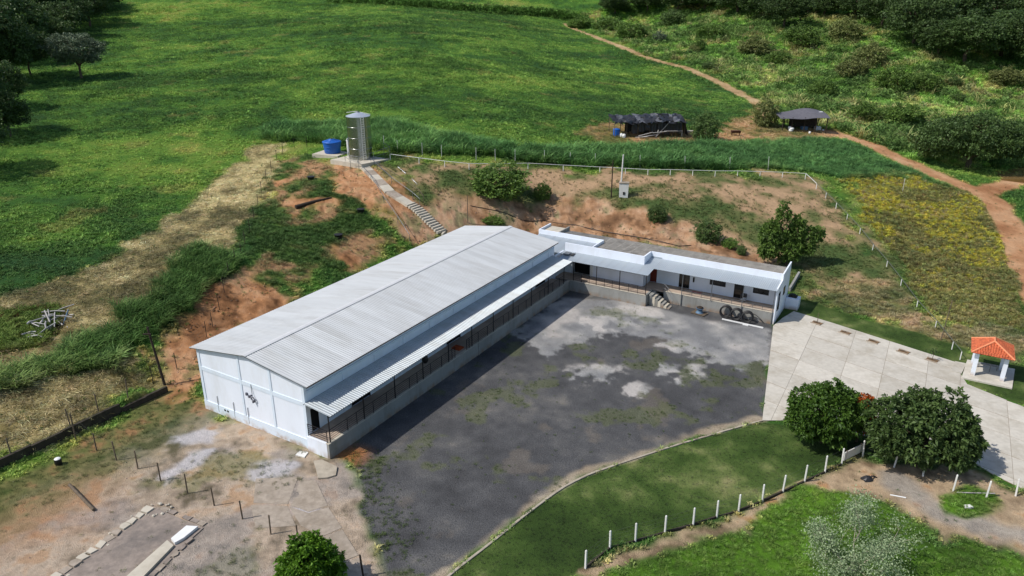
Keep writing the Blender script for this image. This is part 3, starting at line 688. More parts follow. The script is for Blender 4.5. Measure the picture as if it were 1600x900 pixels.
MB().extrude([(EL, ZE - 0.06), (RX, ZR - 0.07), (ER, ZE - 0.06), (ER, ZE - 0.02), (RX, ZR - 0.02), (EL, ZE - 0.02)], 'y', -0.028, -0.004).build('verge_trim', 'grey_steel', hall)
for y in np.arange(0.8, HL, 2.0):
    MB().box(ER - 0.5, ER - 0.08, y, y + 0.07, ZE - 0.1, ZE - 0.03).build('purlin_end', 'rusty_edge', hall)
# porch
MB().box(-2.268, -0.22, 0.222, HL - 0.6, 1.1, 1.3).build('porch_floor', 'porch_floor', hall)
MB().box(-0.22, 0.0, 0.0, 40.46, 0.0, 1.305).build('retaining_wall', 'grey_concrete', hall)
MB().box(-2.27, -0.222, 0.0, 0.22, 0.0, 1.302).build('porch_end_wall', 'white_paint', hall)
MB().box(-0.3, 0.02, -0.02, 40.44, 1.307, 1.335).build('coping', 'pale_concrete', hall)
MB().box(0.0, 0.05, 20.6, 20.75, 0.0, 1.28).build('wall_buttress', 'grey_concrete', hall)
# canopy
can = MB().box(-2.262, -2.19, 0.0, 40.3, 4.06, 4.12).build('canopy', 'grey_steel', hall)
CX0, CX1, CZ0, CZ1 = -2.2, 0.42, 4.14, 3.86
cme = sheet_mesh('canopy_sheet', 1.0, CX1 - CX0, CZ0 - CZ1, 'canopy_metal')
for k in range(40):
    link('canopy_sheet', cme, can, (CX0, 0.0 + k * 1.0, CZ0))
MB().box(0.30, 0.36, 0.0, 40.0, CZ1 - 0.10, CZ1 - 0.025).build('canopy_beam', 'dark_steel', can)
post_y = [0.3 + 3.87 * k for k in range(11)]
pm = MB().box(-0.035, 0.035, -0.035, 0.035, 1.337, CZ1 - 0.02).mesh('post', MATS['dark_steel'])
rm = MB().box(-2.17, 0.29, -0.025, 0.025, -0.05, 0.05)
raf = MB().extrude([(-2.17, CZ0 - 0.14), (0.29, CZ1 - 0.12), (0.29, CZ1 - 0.02), (-2.17, CZ0 - 0.03)], 'y', -0.025, 0.025).mesh('rafter', MATS['dark_steel'])
for y in post_y:
    link('post', pm, hall, (-0.1, y, 0)); link('rafter', raf, can, (0, y, 0))
def railing(root, y0, y1, x, mids, name='railing', axis='y', z0=1.337, col='dark_steel', bars=6, h=1.05):
    """post-to-post railing: stiles with thin horizontal bars"""
    mb = MB()
    def bx(m, a, b, w, c, d):
        if axis == 'y': m.box(x - w, x + w, a, b, c, d)
        else: m.box(a, b, x - w, x + w, c, d)
    for f in mids:
        c = y0 + (y1 - y0) * f; bx(mb, c - 0.02, c + 0.02, 0.02, z0, z0 + h)
    o = mb.build(name, col, root)
    for k in range(bars):
        z = z0 + 0.12 + (h - 0.14) * k / (bars - 1)
        b = MB(); bx(b, y0, y1, 0.011 if k < bars - 1 else 0.018, z, z + (0.022 if k < bars - 1 else 0.036)); b.build('rail', col, o)
    return o
for k in range(10):
    a, b = post_y[k] + 0.036, post_y[k + 1] - 0.036
    if k == 4: railing(hall, a, a + 1.0, -0.1, (0.5, 0.98)); railing(hall, b - 0.9, b, -0.1, (0.02, 0.5)); continue
    railing(hall, a, b, -0.1, (0.28, 0.72) if k % 2 else (0.5, 0.78))
railing(hall, -2.2, -0.14, 0.1, (0.02, 0.96), axis='x')
tag(MB().box(-1.5, -0.6, 0, 0.8, 0, 0.12).box(-1.35, -0.75, 0.15, 0.65, 0.12, 0.2).build('porch_tray', 'orange_rust', None, LWp(0, 18.2, 1.31), -YAW), 'rusty orange tray lying on the hall porch floor', 'tray')
hb = empty('hanging_bundle', LWp(-0.9, 13.3, 0), -YAW)
tag(hb, 'dark bundle hanging under the porch canopy', 'bundle')
MB().lathe([(0.02, 3.0), (0.24, 2.85), (0.3, 2.4), (0.2, 2.15), (0.02, 2.1)], 10).build('bundle_body', 'black_plastic', hb)
MB().tube([(0, 0, 3.0), (0, 0, 3.95)], 0.02).build('cord', 'black_plastic', hb)

# ------------------------------------------------------------------ low office wing
wing = empty('office_wing', ORG, -YAW)
tag(wing, 'low white office wing with parapets and metal lean-to canopy', 'building')
PZ = 5.0
def cz(l): return 3.68 + 0.14 * (l - 40.6)
L1, L2 = 42.9, 45.05
h1 = [(-1.0, 1.4, 1.3, 3.4)]
wall_openings(-2.0, 8.15, 0, PZ, L1, L1 + 0.16, h1, 'x').build('front_wall', 'white_paint', wing)
MB().box(-0.9, 1.3, L1 + 0.5, L1 + 0.6, 1.3, 3.4).build('passage_shade', 'inside_shade', wing)  # near-black sheet behind the opening, painted as the passage's darkness
MB().box(-2.26, -2.102, HL + 0.003, L1 + 0.158, 0, 4.0).build('passage_wall', 'white_paint', wing)
MB().box(1.42, 1.78, L1 - 0.05, L1 - 0.003, 1.3, 3.3).build('door_panel', 'white_plastic', wing)
MB().box(7.99, 8.15, L1 + 0.162, L2, 0, PZ).build('return_wall', 'white_paint', wing)
h2 = [(8.2, 9.0, 1.3, 3.4), (11.7, 12.95, 1.3, 3.4), (15.27, 17.07, 2.32, 3.05), (18.04, 19.09, 1.3, 3.4), (20.1, 21.8, 2.28, 3.0)]
wall_openings(8.152, 22.95, 0, PZ, L2, L2 + 0.16, h2, 'x').build('front_wall', 'white_paint', wing)
opening('door', wing, 'x', *h2[0], L2, 0.12, -1, 'red_wood', fr='red_wood')
opening('door', wing, 'x', *h2[1], L2, 0.12, -1, 'dark_glass', 1)
opening('window', wing, 'x', *h2[2], L2, 0.12, -1, 'dark_glass', 2)
opening('door', wing, 'x', *h2[3], L2, 0.12, -1, 'dark_glass')
opening('window', wing, 'x', *h2[4], L2, 0.12, -1, 'dark_glass', 2)
MB().box(13.36, 13.5, L2 - 0.14, L2 - 0.003, 2.25, 2.8).build('wall_lamp', 'dark_steel', wing)
# deep rear parapet and side parapets
MB().box(-7.4, 1.45, 46.1, 46.26, 0, PZ).build('rear_parapet', 'white_paint', wing)
MB().box(1.452, 1.6, L1 + 0.162, 46.26, 3.2, PZ - 0.002).build('side_parapet', 'white_paint', wing)
# back and end walls
MB().box(-7.4, 22.95, 48.62, 48.78, 0, 4.35).build('back_wall', 'grey_concrete', wing)
eprof = [(42.75, 0), (48.8, 0), (48.8, 5.3), (47.2, 5.12), (L2 + 0.16, 5.04), (L2 - 0.02, 5.02), (L2 - 0.06, cz(L2) + 0.09), (42.45, cz(42.45) + 0.02), (42.75, 3.7)]
MB().extrude([(42.8, 0), (48.8, 0), (48.8, 5.3), (45.25, 5.03), (45.0, 5.02), (44.96, cz(45) + 0.1), (42.8, cz(42.8) + 0.1)], 'x', 22.952, 23.1).build('end_wall', 'white_paint', wing)
for a, b, c, d, nm in ((45.9, 46.7, 2.3, 3.2, 'window'), (43.5, 44.3, 1.3, 3.3, 'door')):
    mb = MB().box(23.102, 23.15, a, a + 0.05, c, d).box(23.102, 23.15, b - 0.05, b, c, d).box(23.102, 23.15, a + 0.05, b - 0.05, d - 0.05, d).box(23.102, 23.15, a + 0.05, b - 0.05, c, c + 0.05)
    o = mb.build(nm, 'dark_frame', wing); MB().box(23.102, 23.12, a + 0.05, b - 0.05, c + 0.05, d - 0.05).build('pane', 'dark_glass', o)
# fins and the pale slab at the far end
MB().box(-7.4, -7.24, 46.262, 49.2, 4.0, PZ + 0.02).build('roof_fin', 'white_paint', wing)
MB().box(-4.7, -4.54, 46.262, 49.2, 4.0, PZ - 0.01).build('roof_fin', 'grey_concrete', wing)
MB().box(-7.238, -4.702, 46.262, 49.1, 4.3, 4.72).build('roof_slab', 'pale_concrete', wing)
# fibre cement roof behind the parapets, one sheet at a time
bro = MB().box(-4.5, 22.9, 48.45, 48.6, 4.36, 4.44).build('back_roof', 'grey_steel', wing)
def back_sheets(x0, x1, l0, tilt):
    n = max(1, round((x1 - x0) / 1.05)); w = (x1 - x0) / n
    me = sheet_mesh('roof_sheet', w, 48.98 - l0, 0.22, 'fibre_cement', pitch=0.175, h=0.045)
    for k in range(n):
        o = link('roof_sheet', me, bro, (x0 + (k + 1) * w, l0, 4.72)); o.rotation_euler = (0, 0, math.pi / 2)
back_sheets(-4.53, 1.44, 46.27, 0); back_sheets(1.61, 8.0, L1 + 0.17, 0); back_sheets(8.0, 22.94, L2 + 0.17, 0)
# canopy of the wing
wc = MB().box(-2.1, 9.5, 40.72, 40.78, cz(40.7) - 0.12, cz(40.7) - 0.03).build('canopy', 'dark_steel', wing)
MB().box(9.5, 22.94, 42.62, 42.68, cz(42.6) - 0.12, cz(42.6) - 0.03).build('canopy_beam', 'dark_steel', wc)
def canopy_sheets(x0, x1, la, lb):
    n = max(1, round((x1 - x0) / 1.02)); w = (x1 - x0) / n
    me = sheet_mesh('canopy_sheet', w, lb - la, cz(lb) - cz(la), 'wing_metal', pitch=0.2, h=0.028)
    for k in range(n):
        o = link('canopy_sheet', me, wc, (x0 + k * w, lb, cz(lb))); o.rotation_euler = (0, 0, -math.pi / 2)
canopy_sheets(-7.3, -1.75, 42.0, 46.095); canopy_sheets(-1.75, 1.45, 40.58, 46.095); canopy_sheets(1.45, 8.15, 40.58, L1 - 0.004); canopy_sheets(8.15, 9.52, 40.58, L2 - 0.004); canopy_sheets(9.52, 22.95, 42.4, L2 - 0.004)
MB().box(8.155, 9.5, L2 - 0.03, L2 - 0.006, cz(L2) + 0.05, cz(L2) + 0.16).build('flashing', 'wing_metal', wc)
# grey hatch on the canopy near the hall roof
MB().box(-1.6, -0.9, 41.6, 42.5, cz(42) + 0.06, cz(42) + 0.2).build('roof_hatch', 'grey_steel', wc)
MB().box(-0.75, -0.35, 41.7, 42.5, cz(42) + 0.06, cz(42) + 0.14).build('roof_hatch', 'dark_frame', wc)
# decks, retaining walls
MB().box(-2.1, 9.28, 40.7, L1 - 0.002, 1.1, 1.3).build('deck', 'porch_floor', wing)
MB().box(8.16, 22.94, 43.02, L2 - 0.002, 1.09, 1.298).build('deck', 'porch_floor', wing)
MB().box(0.003, 9.5, 40.48, 40.7, 0, 1.306).build('retaining_wall', 'grey_concrete', wing)
MB().box(9.28, 9.5, 40.702, 42.75, 0, 1.304).build('retaining_wall', 'grey_concrete', wing)
MB().box(10.75, 22.95, 42.8, 43.02, 0, 1.306).build('retaining_wall', 'grey_concrete', wing)
MB().box(0.03, 9.46, 40.45, 40.72, 1.308, 1.335).build('coping', 'pale_concrete', wing)
MB().box(10.75, 22.94, 42.77, 43.04, 1.308, 1.335).build('coping', 'pale_concrete', wing)
for x in (0.35, 3.3, 6.2, 9.38):
    MB().box(x - 0.035, x + 0.035, 40.56, 40.63, 1.337, cz(40.6) - 0.01).build('post', 'dark_steel', wing)
for x in (12.86, 16.2, 19.6, 22.85):
    MB().box(x - 0.035, x + 0.035, 42.69, 42.76, 0.0 if x > 17 or x < 14 else 1.337, cz(42.7) - 0.01).build('post', 'grey_steel', wing)
for a, b in ((0.4, 3.26), (3.34, 6.16), (6.24, 9.34)): railing(wing, a, b, 40.6, (0.35, 0.7), axis='x', bars=5, h=0.95)
for a, b in ((12.9, 16.16), (16.24, 19.56), (19.64, 22.81)): railing(wing, a, b, 42.9, (0.33, 0.66), axis='x', bars=3, h=0.55, col='grey_steel')
# curved flight of steps down to the yard
NS = 7
for k in range(NS):
    t0, t1 = k / NS, (k + 1) / NS
    def arc(t, r): 
        a = R(92) * t
        return (9.55 + 0.05 + r * math.sin(a) * 1.0 + 0.55 * t, 40.35 + 2.4 - (1 - math.cos(a)) * 0.0 - 0.0 - (2.2 - r) * 1.0 * math.cos(a) * 0.9 - 0.35 * t)
    x0, x1 = 9.56 + 0.36 * k, 9.56 + 0.36 * (k + 1)
    la, lb = 41.25 + 0.03 * k, 42.72 - 0.10 * k
    z = 1.3 - 0.185 * (k + 0.5)
    MB().prism([(x0, la - 0.06 * k), (x1 + 0.04, la - 0.06 * (k + 1)), (x1 + 0.04, lb - 0.11), (x0, lb)], 0.0, max(z, 0.05)).build('step', 'pale_concrete' if k % 2 else 'grey_concrete', wing)
MB().tube([(10.7, 42.86, 2.2), (11.3, 42.6, 1.9), (11.9, 42.2, 1.3), (12.2, 41.7, 0.8)], 0.025).tube([(10.7, 42.86, 1.75), (11.3, 42.6, 1.45), (11.9, 42.2, 0.85)], 0.02).tube([(12.2, 41.7, 0.0), (12.2, 41.7, 0.8)], 0.025).tube([(10.7, 42.86, 1.33), (10.7, 42.86, 2.2)], 0.025).build('stair_rail', 'grey_steel', wing)
# annex block and channel wall at the back right
MB().box(23.12, 24.5, 48.0, 49.3, 0, 1.25).box(23.2, 24.3, 48.2, 49.1, 1.252, 1.3).build('annex_block', 'white_paint', wing)
ax = tag(MB().box(23.3, 24.2, 48.3, 49.0, 1.305, 1.5).box(23.5, 24.0, 48.4, 48.9, 1.5, 1.62).build('dark_crate', 'dark_frame', None, ORG, -YAW), 'dark crate on the small white block at the end wall', 'crate')
# things on and beside the deck
g = empty('grill_cart', LWp(19.3, 44.45, 1.3), -YAW); tag(g, 'small black grill cart beside the office door', 'grill')
MB().box(-0.32, 0.32, -0.22, 0.22, 0.55, 0.75).extrude([(-0.22, 0.75), (0.22, 0.75), (0.16, 0.9), (-0.16, 0.9)], 'x', -0.3, 0.3).build('grill_box', 'black_plastic', g)
MB().box(-0.32, 0.32, -0.2, 0.2, 0.2, 0.23).build('shelf', 'white_plastic', g)
for x in (-0.3, 0.27):
    for y in (-0.2, 0.17): MB().box(x, x + 0.03, y, y + 0.03, 0, 0.549).build('leg', 'grey_steel', g)
tag(MB().box(-0.6, 0.6, -0.2, 0.2, 0, 0.02).build('door_mat', 'red_rubber', None, LWp(14.1, 44.4, 1.3), -YAW), 'red mat lying on the office deck', 'mat')

# ------------------------------------------------------------------ site materials
mat('slab_concrete', S(190, 184, 172), 0.9, var=0.08, scale=2.6, rand=0.10, bump=0.1, bscale=18, dirt=S(152, 142, 124), dirt_scale=0.4, dirt_amt=0.6)
mat('old_concrete', S(160, 148, 134), 0.95, var=0.16, scale=3.0, rand=0.05, bump=0.3, bscale=10, dirt=S(128, 116, 100), dirt_scale=0.6, dirt_amt=0.75)
mat('white_concrete', S(222, 221, 217), 0.85, var=0.06, scale=2, dirt=S(160, 156, 148), dirt_amt=0.45)
mat('dark_wall', S(62, 56, 48), 0.95, var=0.3, scale=2.2, bump=0.4, bscale=8, dirt=S(40, 44, 28), dirt_amt=0.7)
mat('kerb_concrete', S(168, 158, 142), 0.95, var=0.15, scale=1.8, dirt=S(120, 104, 86), dirt_amt=0.6)
mat('weathered_wood', S(104, 92, 78), 0.9, var=0.25, scale=4, rand=0.15)
mat('dark_wood', S(60, 50, 42), 0.9, var=0.3, scale=4, rand=0.15)
mat('grey_branch', S(176, 172, 168), 0.9, var=0.15, scale=4, rand=0.2)
mat('terracotta', S(198, 104, 68), 0.85, var=0.3, scale=7, rand=0.06, dirt=S(118, 70, 50), dirt_scale=2.2, dirt_amt=0.65)
mat('ridge_tile', S(220, 140, 100), 0.8, var=0.12, scale=5)
mat('steel_shell', S(168, 170, 168), 0.27, metal=1.0, var=0.08, scale=1.2)
mat('steel_roof', S(196, 202, 212), 0.4, metal=0.5, var=0.06)
mat('blue_plastic', S(26, 92, 178), 0.45, var=0.08, scale=2, spec=0.45)
mat('black_sheet', S(38, 38, 42), 0.5, var=0.35, scale=3, rand=0.3, spec=0.5)
mat('grey_sheet', S(92, 93, 98), 0.5, var=0.25, scale=2.5, rand=0.25)
mat('shed_roof', S(98, 96, 102), 0.7, var=0.15, scale=2)
mat('soil_fill', S(120, 96, 70), 0.95, var=0.25, scale=5)
mat('sack_white', S(220, 220, 218), 0.7, var=0.1, scale=5)
mat('blue_grey', S(92, 118, 142), 0.6, var=0.2, scale=4)
mat('brown_hide', S(74, 44, 30), 0.8, var=0.2, scale=5)
mat('wire', S(112, 116, 108), 0.6, metal=0.5, var=0.1)

# ------------------------------------------------------------------ concrete driveway laid in slabs
def clip(poly, a, b, c):
    """keep the side a*x+b*y<=c"""
    out = []
    for i in range(len(poly)):
        p, q = poly[i], poly[(i + 1) % len(poly)]
        dp, dq = a * p[0] + b * p[1] - c, a * q[0] + b * q[1] - c
        if dp <= 0: out.append(p)
        if (dp < 0) != (dq < 0) and abs(dp - dq) > 1e-9:
            t = dp / (dp - dq); out.append((p[0] + (q[0] - p[0]) * t, p[1] + (q[1] - p[1]) * t))
    return out
drive_poly = [(27.75, 72.91), (29.38, 74.93), (31.31, 76.87), (34.34, 73.74), (38.80, 68.68), (42.66, 64.31), (41.69, 62.23), (41.17, 60.14), (43.75, 56.08), (50.26, 42.21), (39.92, 30.87), (36.49, 44.63), (35.35, 46.46), (34.72, 48.00), (30.16, 50.50), (26.02, 52.74), (22.36, 53.92), (20.71, 53.92)]
D0 = Vector((*(31.31, 76.87), 0)); D1 = Vector((*(42.66, 64.31), 0))
DU = (D1 - D0).normalized(); DV = Vector((DU.y, -DU.x, 0)); DC = DV + DU * 0.33
drive = empty('concrete_driveway', D0); drive['kind'] = 'structure'
tag(drive, 'pale concrete driveway of large slabs right of the gravel yard', 'driveway')
# coordinates in the slab frame: p = D0 + DU*s + DC*t
def to_st(p):
    d = Vector((p[0], p[1], 0)) - D0; t = d.dot(DV); return (d.dot(DU) - 0.33 * t, t)
def from_st(s, t): q = DU * s + DC * t; return (q.x, q.y)
poly_st = [to_st(p) for p in drive_poly]
rows = [-3.2, 1.7, 4.6, 7.7, 10.75, 13.8, 16.9, 20.0, 23.5, 27.5, 31, 35]
cols = [-9.0, -5.0, -1.2, 2.9, 7.05, 10.5, 14.3, 17.15, 20.9, 24.8, 28.8, 32.8, 36.8, 41.0, 45, 49, 53]
rs_ = random.Random(3)
for r0, r1 in zip(rows[:-1], rows[1:]):
    for c0, c1 in zip(cols[:-1], cols[1:]):
        p = poly_st
        for a, b, c in ((1, 0, c1 - 0.012), (-1, 0, -c0 - 0.012), (0, 1, r1 - 0.03), (0, -1, -r0 - 0.03)):
            p = clip(p, a, b, c)
            if len(p) < 3: break
        if len(p) < 3: continue
        ar = abs(sum(p[i][0] * p[(i + 1) % len(p)][1] - p[(i + 1) % len(p)][0] * p[i][1] for i in range(len(p)))) / 2
        if ar < 0.15: continue
        q = [from_st(*v) for v in p]
        # drop doubled points
        qq = [q[i] for i in range(len(q)) if math.hypot(q[i][0] - q[i - 1][0], q[i][1] - q[i - 1][1]) > 0.01]
        if len(qq) < 3: continue
        tx, ty = rs_.uniform(-0.0012, 0.0012), rs_.uniform(-0.0012, 0.0012); z1 = 0.07 + rs_.uniform(-0.008, 0.008)
        m0 = qq[0]
        MB().prism(qq, 0.0, lambda x, y: z1 + (x - m0[0]) * tx + (y - m0[1]) * ty).build('slab', 'slab_concrete', drive)
MB().prism([(p[0] - D0.x, p[1] - D0.y) for p in drive_poly], 0.0, 0.045).build('joint_bed', 'soil_fill', drive)
# planting pits along the rear edge
pits = [((32.63, 73.57), 'first planting pit from the office wing, with a thin stick'), ((34.64, 71.13), 'second planting pit from the office wing'), ((36.61, 68.98), 'third planting pit from the office wing'),
        ((38.53, 66.64), 'fourth planting pit from the office wing'), ((40.43, 64.85), 'planting pit with a small dark sapling, nearest the gazebo')]
def leafy(mb, n, c, r, s, rr):
    for _ in range(n):
        d = Vector((rr.gauss(0, 1), rr.gauss(0, 1), rr.gauss(0, 0.8))).normalized() * r * rr.uniform(0.3, 1)
        p = Vector(c) + d; u = Vector((rr.gauss(0, 1), rr.gauss(0, 1), rr.gauss(0, 1))).normalized(); w = u.orthogonal().normalized()
        mb.add([p, p + u * s + w * s * 0.35, p + u * s * 2, p + u * s - w * s * 0.35], [(0, 1, 2, 3)])
mat('dark_leaf', S(44, 64, 32), 0.6, var=0.3, scale=3)
for i, ((x, y), lb) in enumerate(pits):
    t = empty('planting_pit', (x, y, 0.066), math.atan2(DU.y, DU.x)); tag(t, lb + ' on the driveway edge', 'planting pit', 'planting pits along the driveway')
    MB().box(-0.5, 0.5, -0.3, 0.3, 0.0, 0.05).build('soil', 'soil_fill', t)
    MB().box(-0.56, 0.56, -0.36, -0.302, 0, 0.1).box(-0.56, 0.56, 0.302, 0.36, 0, 0.1).build('rim', 'old_concrete', t)
    MB().tube([(0.3, 0, 0.05), (0.0, 0.05, 0.16), (-0.35, -0.02, 0.1)], 0.05).build('root', 'weathered_wood', t)
    if i in (0, 4): MB().tube([(0, 0, 0.03), (0.03, 0, 0.9 if i else 1.2)], 0.025).build('stem', 'weathered_wood', t)
    if i == 4:
        mb = MB(); leafy(mb, 60, (0.03, 0, 0.9), 0.4, 0.09, rs_); mb.build('leaves', 'dark_leaf', t)

# ------------------------------------------------------------------ kerbs and low walls
def ribbon(pts, w, z0, z1, smooth=True):
    """box section swept along a plan polyline following the ground"""
    mb = MB(); P = [Vector((p[0], p[1], 0)) for p in pts]; ring = []
    for i, p in enumerate(P):
        t = (P[min(i + 1, len(P) - 1)] - P[max(i - 1, 0)]).normalized(); s = Vector((-t.y, t.x, 0)); g = hz(p.x, p.y)
        for off, z in ((-w / 2, z0), (w / 2, z0), (w / 2, z1), (-w / 2, z1)):
            q = p + s * off; ring.append((q.x, q.y, g + z))
    f = []
    for i in range(len(P) - 1):
        a = i * 4
        for k in range(4): f.append((a + k, a + (k + 1) % 4, a + 4 + (k + 1) % 4, a + 4 + k))
    n = len(P); f += [(3, 2, 1, 0), (4 * n - 4, 4 * n - 3, 4 * n - 2, 4 * n - 1)]
    mb.add(ring, [q[::-1] for q in f])
    return mb

def densify(pts, step):
    out = []
    for (ax, ay), (bx, by) in zip(pts[:-1], pts[1:]):
        n = max(1, int(math.hypot(bx - ax, by - ay) / step))
        for k in range(n): out.append((ax + (bx - ax) * k / n, ay + (by - ay) * k / n))
    out.append(tuple(pts[-1])); return out

def smooth_line(pts, it=2):
    for _ in range(it):
        o = [pts[0]]
        for a, b in zip(pts[:-1], pts[1:]):
            o += [(a[0] * .75 + b[0] * .25, a[1] * .75 + b[1] * .25), (a[0] * .25 + b[0] * .75, a[1] * .25 + b[1] * .75)]
        pts = o + [pts[-1]]
    return pts
kerb_line = smooth_line([(-5.85, 33.22), (-3.78, 36.27), (-1.40, 39.01), (2.00, 43.18), (4.76, 45.99), (9.78, 48.75), (15.32, 51.51), (20.71, 53.92)])
kerb = empty('lawn_kerb', (*kerb_line[0], 0)); tag(kerb, 'weathered concrete kerb curving between gravel yard and lawn', 'kerb')
kl = densify(kerb_line, 0.3); seg = 5
for i in range(0, len(kl) - 1, seg):
    pts = kl[i:i + seg + 1]
    if len(pts) < 2: continue
    a, b = Vector(pts[0]), Vector(pts[-1]); pts = [tuple(a + (Vector(p) - a) * 0.992) for p in pts]
    o = ribbon(pts, 0.16, -0.05, 0.09 + rs_.uniform(-0.015, 0.02))
    o.v = [(x - kl[0][0], y - kl[0][1], z) for x, y, z in o.v]
    o.build('kerb_stone', 'kerb_concrete', kerb)
lw = empty('low_wall', (WL0[0], WL0[1], 0)); tag(lw, 'low dark weathered retaining wall along the left side of the dirt lot', 'wall')
wv = Vector(WL1) - Vector(WL0); wln = wv.length; wd = wv / wln; wn_ = Vector((-wd.y, wd.x))
k = 0
while k * 2.4 < wln - 0.5:
    a = k * 2.4; b = min(a + 2.39, wln); h = (0.92 if k % 4 else 1.0) * (1.0 if b < wln - 4 else 0.55) + rs_.uniform(-0.06, 0.06)
    pl = [tuple(wd * a - wn_ * 0.1), tuple(wd * b - wn_ * 0.1), tuple(wd * b + wn_ * 0.14), tuple(wd * a + wn_ * 0.14)]
    MB().prism(pl, -0.1, h).build('wall_block', 'dark_wall', lw); k += 1
tag(ribbon(densify([(34.91, 85.77), (33.78, 83.98), (32.68, 82.39)], 0.8), 0.25, -0.1, 0.55).build('channel_wall', 'grey_concrete'), 'short grey channel wall behind the office end wall', 'wall')

# ------------------------------------------------------------------ old foundation in the dirt lot
fd = empty('old_foundation', (*(-23.46, 39.01), 0)); tag(fd, 'remains of an old concrete foundation slab in the dirt lot', 'foundation')
fo = (-23.46, 39.01)
def rel(pts): return [(p[0] - fo[0], p[1] - fo[1]) for p in pts]
mat('foundation_floor', S(142, 130, 120), 0.95, var=0.2, scale=2.4, bump=0.3, bscale=9, dirt=S(104, 98, 94), dirt_scale=0.5, dirt_amt=0.8)
MB().prism(rel([(-27.73, 35.00), (-24.77, 42.49), (-24.21, 42.42), (-20.41, 40.50), (-22.60, 34.59)]), 0.0, 0.06).build('floor_slab', 'foundation_floor', fd)
def block_row(a, b, n, w, h, m):
    a, b = Vector(a), Vector(b); d = (b - a) / n; s_ = Vector((-d.y, d.x)).normalized()
    for i in range(n):
        if rs_.random() < 0.12: continue
        p = a + d * (i + rs_.uniform(0, .12)); q = a + d * (i + rs_.uniform(.8, 1.0)); w0, w1, w2, w3 = [w * rs_.uniform(.3, .7) for _ in range(4)]
        mid = (p + q) / 2 + s_ * w * rs_.uniform(.35, .75)
        MB().prism(rel([tuple(p - s_ * w0), tuple(q - s_ * w1), tuple(q + s_ * w2), tuple(mid), tuple(p + s_ * w3)]), 0.03, h * rs_.uniform(.5, 1.2)).build('edge_block', rs_.choice(m), fd)
block_row((-27.94, 35.10), (-24.83, 42.62), 13, 0.5, 0.18, ('old_concrete', 'pale_concrete', 'pale_concrete'))
block_row((-24.13, 42.62), (-20.34, 40.76), 6, 0.35, 0.1, ('old_concrete', 'foundation_floor'))
block_row((-20.78, 39.50), (-22.12, 35.36), 7, 0.3, 0.12, ('old_concrete', 'foundation_floor'))
MB().prism(rel([(-22.91, 34.85), (-23.29, 35.89), (-22.20, 39.13), (-21.58, 38.65), (-22.25, 35.89), (-22.27, 34.85)]), 0.062, 0.22).build('edge_beam', 'pale_concrete', fd)
MB().prism(rel([(-22.00, 39.25), (-21.51, 40.50), (-20.72, 40.43), (-21.20, 39.31), (-21.58, 38.83)]), 0.062, 0.26).build('white_pad', 'white_plastic', fd)
for i in range(26):
    t = rs_.random(); px = Vector((*(-25.38, 41.81), 0)).lerp(Vector((*(-27.28, 35.89), 0)), t)
    s = rs_.uniform(0.05, 0.16); p = Vector((px.x + rs_.uniform(-.5, .5) - fo[0], px.y + rs_.uniform(-.4, .4) - fo[1], 0.02))
    MB().lathe([(s * .9, 0), (s, s * .3), (s * .6, s * .55), (0.01, s * .6)], rs_.choice((4, 5, 6)), False, (p.x, p.y)).build('rubble', 'pale_concrete' if i % 3 else 'old_concrete', fd)
for i in range(16):
    a = 2 * math.pi * i / 16; c = (-24.27, 42.35); s = rs_.uniform(.05, .14); a += rs_.uniform(-.15, .15)
    MB().lathe([(s, 0.06), (s, s * .5 + .06), (s * .5, s * .8 + .06), (0.01, s * .9 + .06)], 5, False, (c[0] - fo[0] + rs_.uniform(.7, 1.0) * math.cos(a), c[1] - fo[1] + rs_.uniform(.5, .8) * math.sin(a))).build('ring_stone', 'pale_concrete', fd)
tag(MB().prism([(-14.99, 48.08), (-14.40, 48.25), (-13.66, 47.75), (-13.04, 47.34), (-12.91, 46.30), (-13.45, 45.99), (-14.13, 45.91), (-14.54, 47.02)], 0.0, 0.12).build('broken_slab', 'kerb_concrete'), 'broken pale slab lying at the porch corner', 'slab')
tag(MB().prism([(-16.41, 49.44), (-15.68, 49.27), (-15.80, 48.58), (-16.57, 48.92)], 0.0, 0.1).build('broken_slab', 'white_concrete'), 'small white slab piece at the foot of the gable wall', 'slab')
# worn concrete strips of the lot
lotc = empty('lot_paving', (*(-15.68, 43.61), 0)); lotc['kind'] = 'structure'; tag(lotc, 'worn concrete paving strips left of the gravel yard', 'paving')
lo = (-15.68, 43.61)
for pl in ([(-15.41, 45.99), (-14.21, 45.68), (-12.74, 42.90), (-13.90, 42.21), (-15.27, 42.90)], [(-15.36, 42.76), (-13.86, 42.08), (-12.65, 42.69), (-11.28, 40.56), (-12.32, 39.74), (-14.04, 40.76)], [(-12.20, 39.62), (-11.19, 40.37), (-9.68, 37.95), (-10.74, 37.26)], [(-10.66, 37.09), (-9.56, 37.77), (-8.14, 35.52), (-9.85, 34.85)],
           [(-18.68, 45.99), (-15.64, 46.15), (-15.53, 43.04), (-17.97, 43.18)], [(-18.05, 42.90), (-15.51, 42.83), (-14.38, 40.76), (-16.94, 40.50)]):
    MB().prism([(p[0] - lo[0], p[1] - lo[1]) for p in pl], 0.0, 0.022 + rs_.uniform(0, 0.012)).build('slab', 'old_concrete', lotc)
beam = (-30.11, 43.61); b2 = Vector((*(-28.57, 42.28), 0)); b1 = Vector((*(-31.76, 45.07), 0))
tag(MB().tube([(b1.x, b1.y, 0.14), (b2.x, b2.y, 0.14)], 0.12, 5).build('fallen_beam', 'weathered_wood'), 'grey wooden beam lying across the orange soil of the lot', 'beam')
br = empty('small_barrel', (*(-34.05, 47.75), 0)); tag(br, 'small black and white barrel standing below the low wall', 'barrel')
MB().lathe([(0.22, 0), (0.26, 0.15), (0.26, 0.4), (0.22, 0.52)], 14).build('barrel_body', 'black_plastic', br)
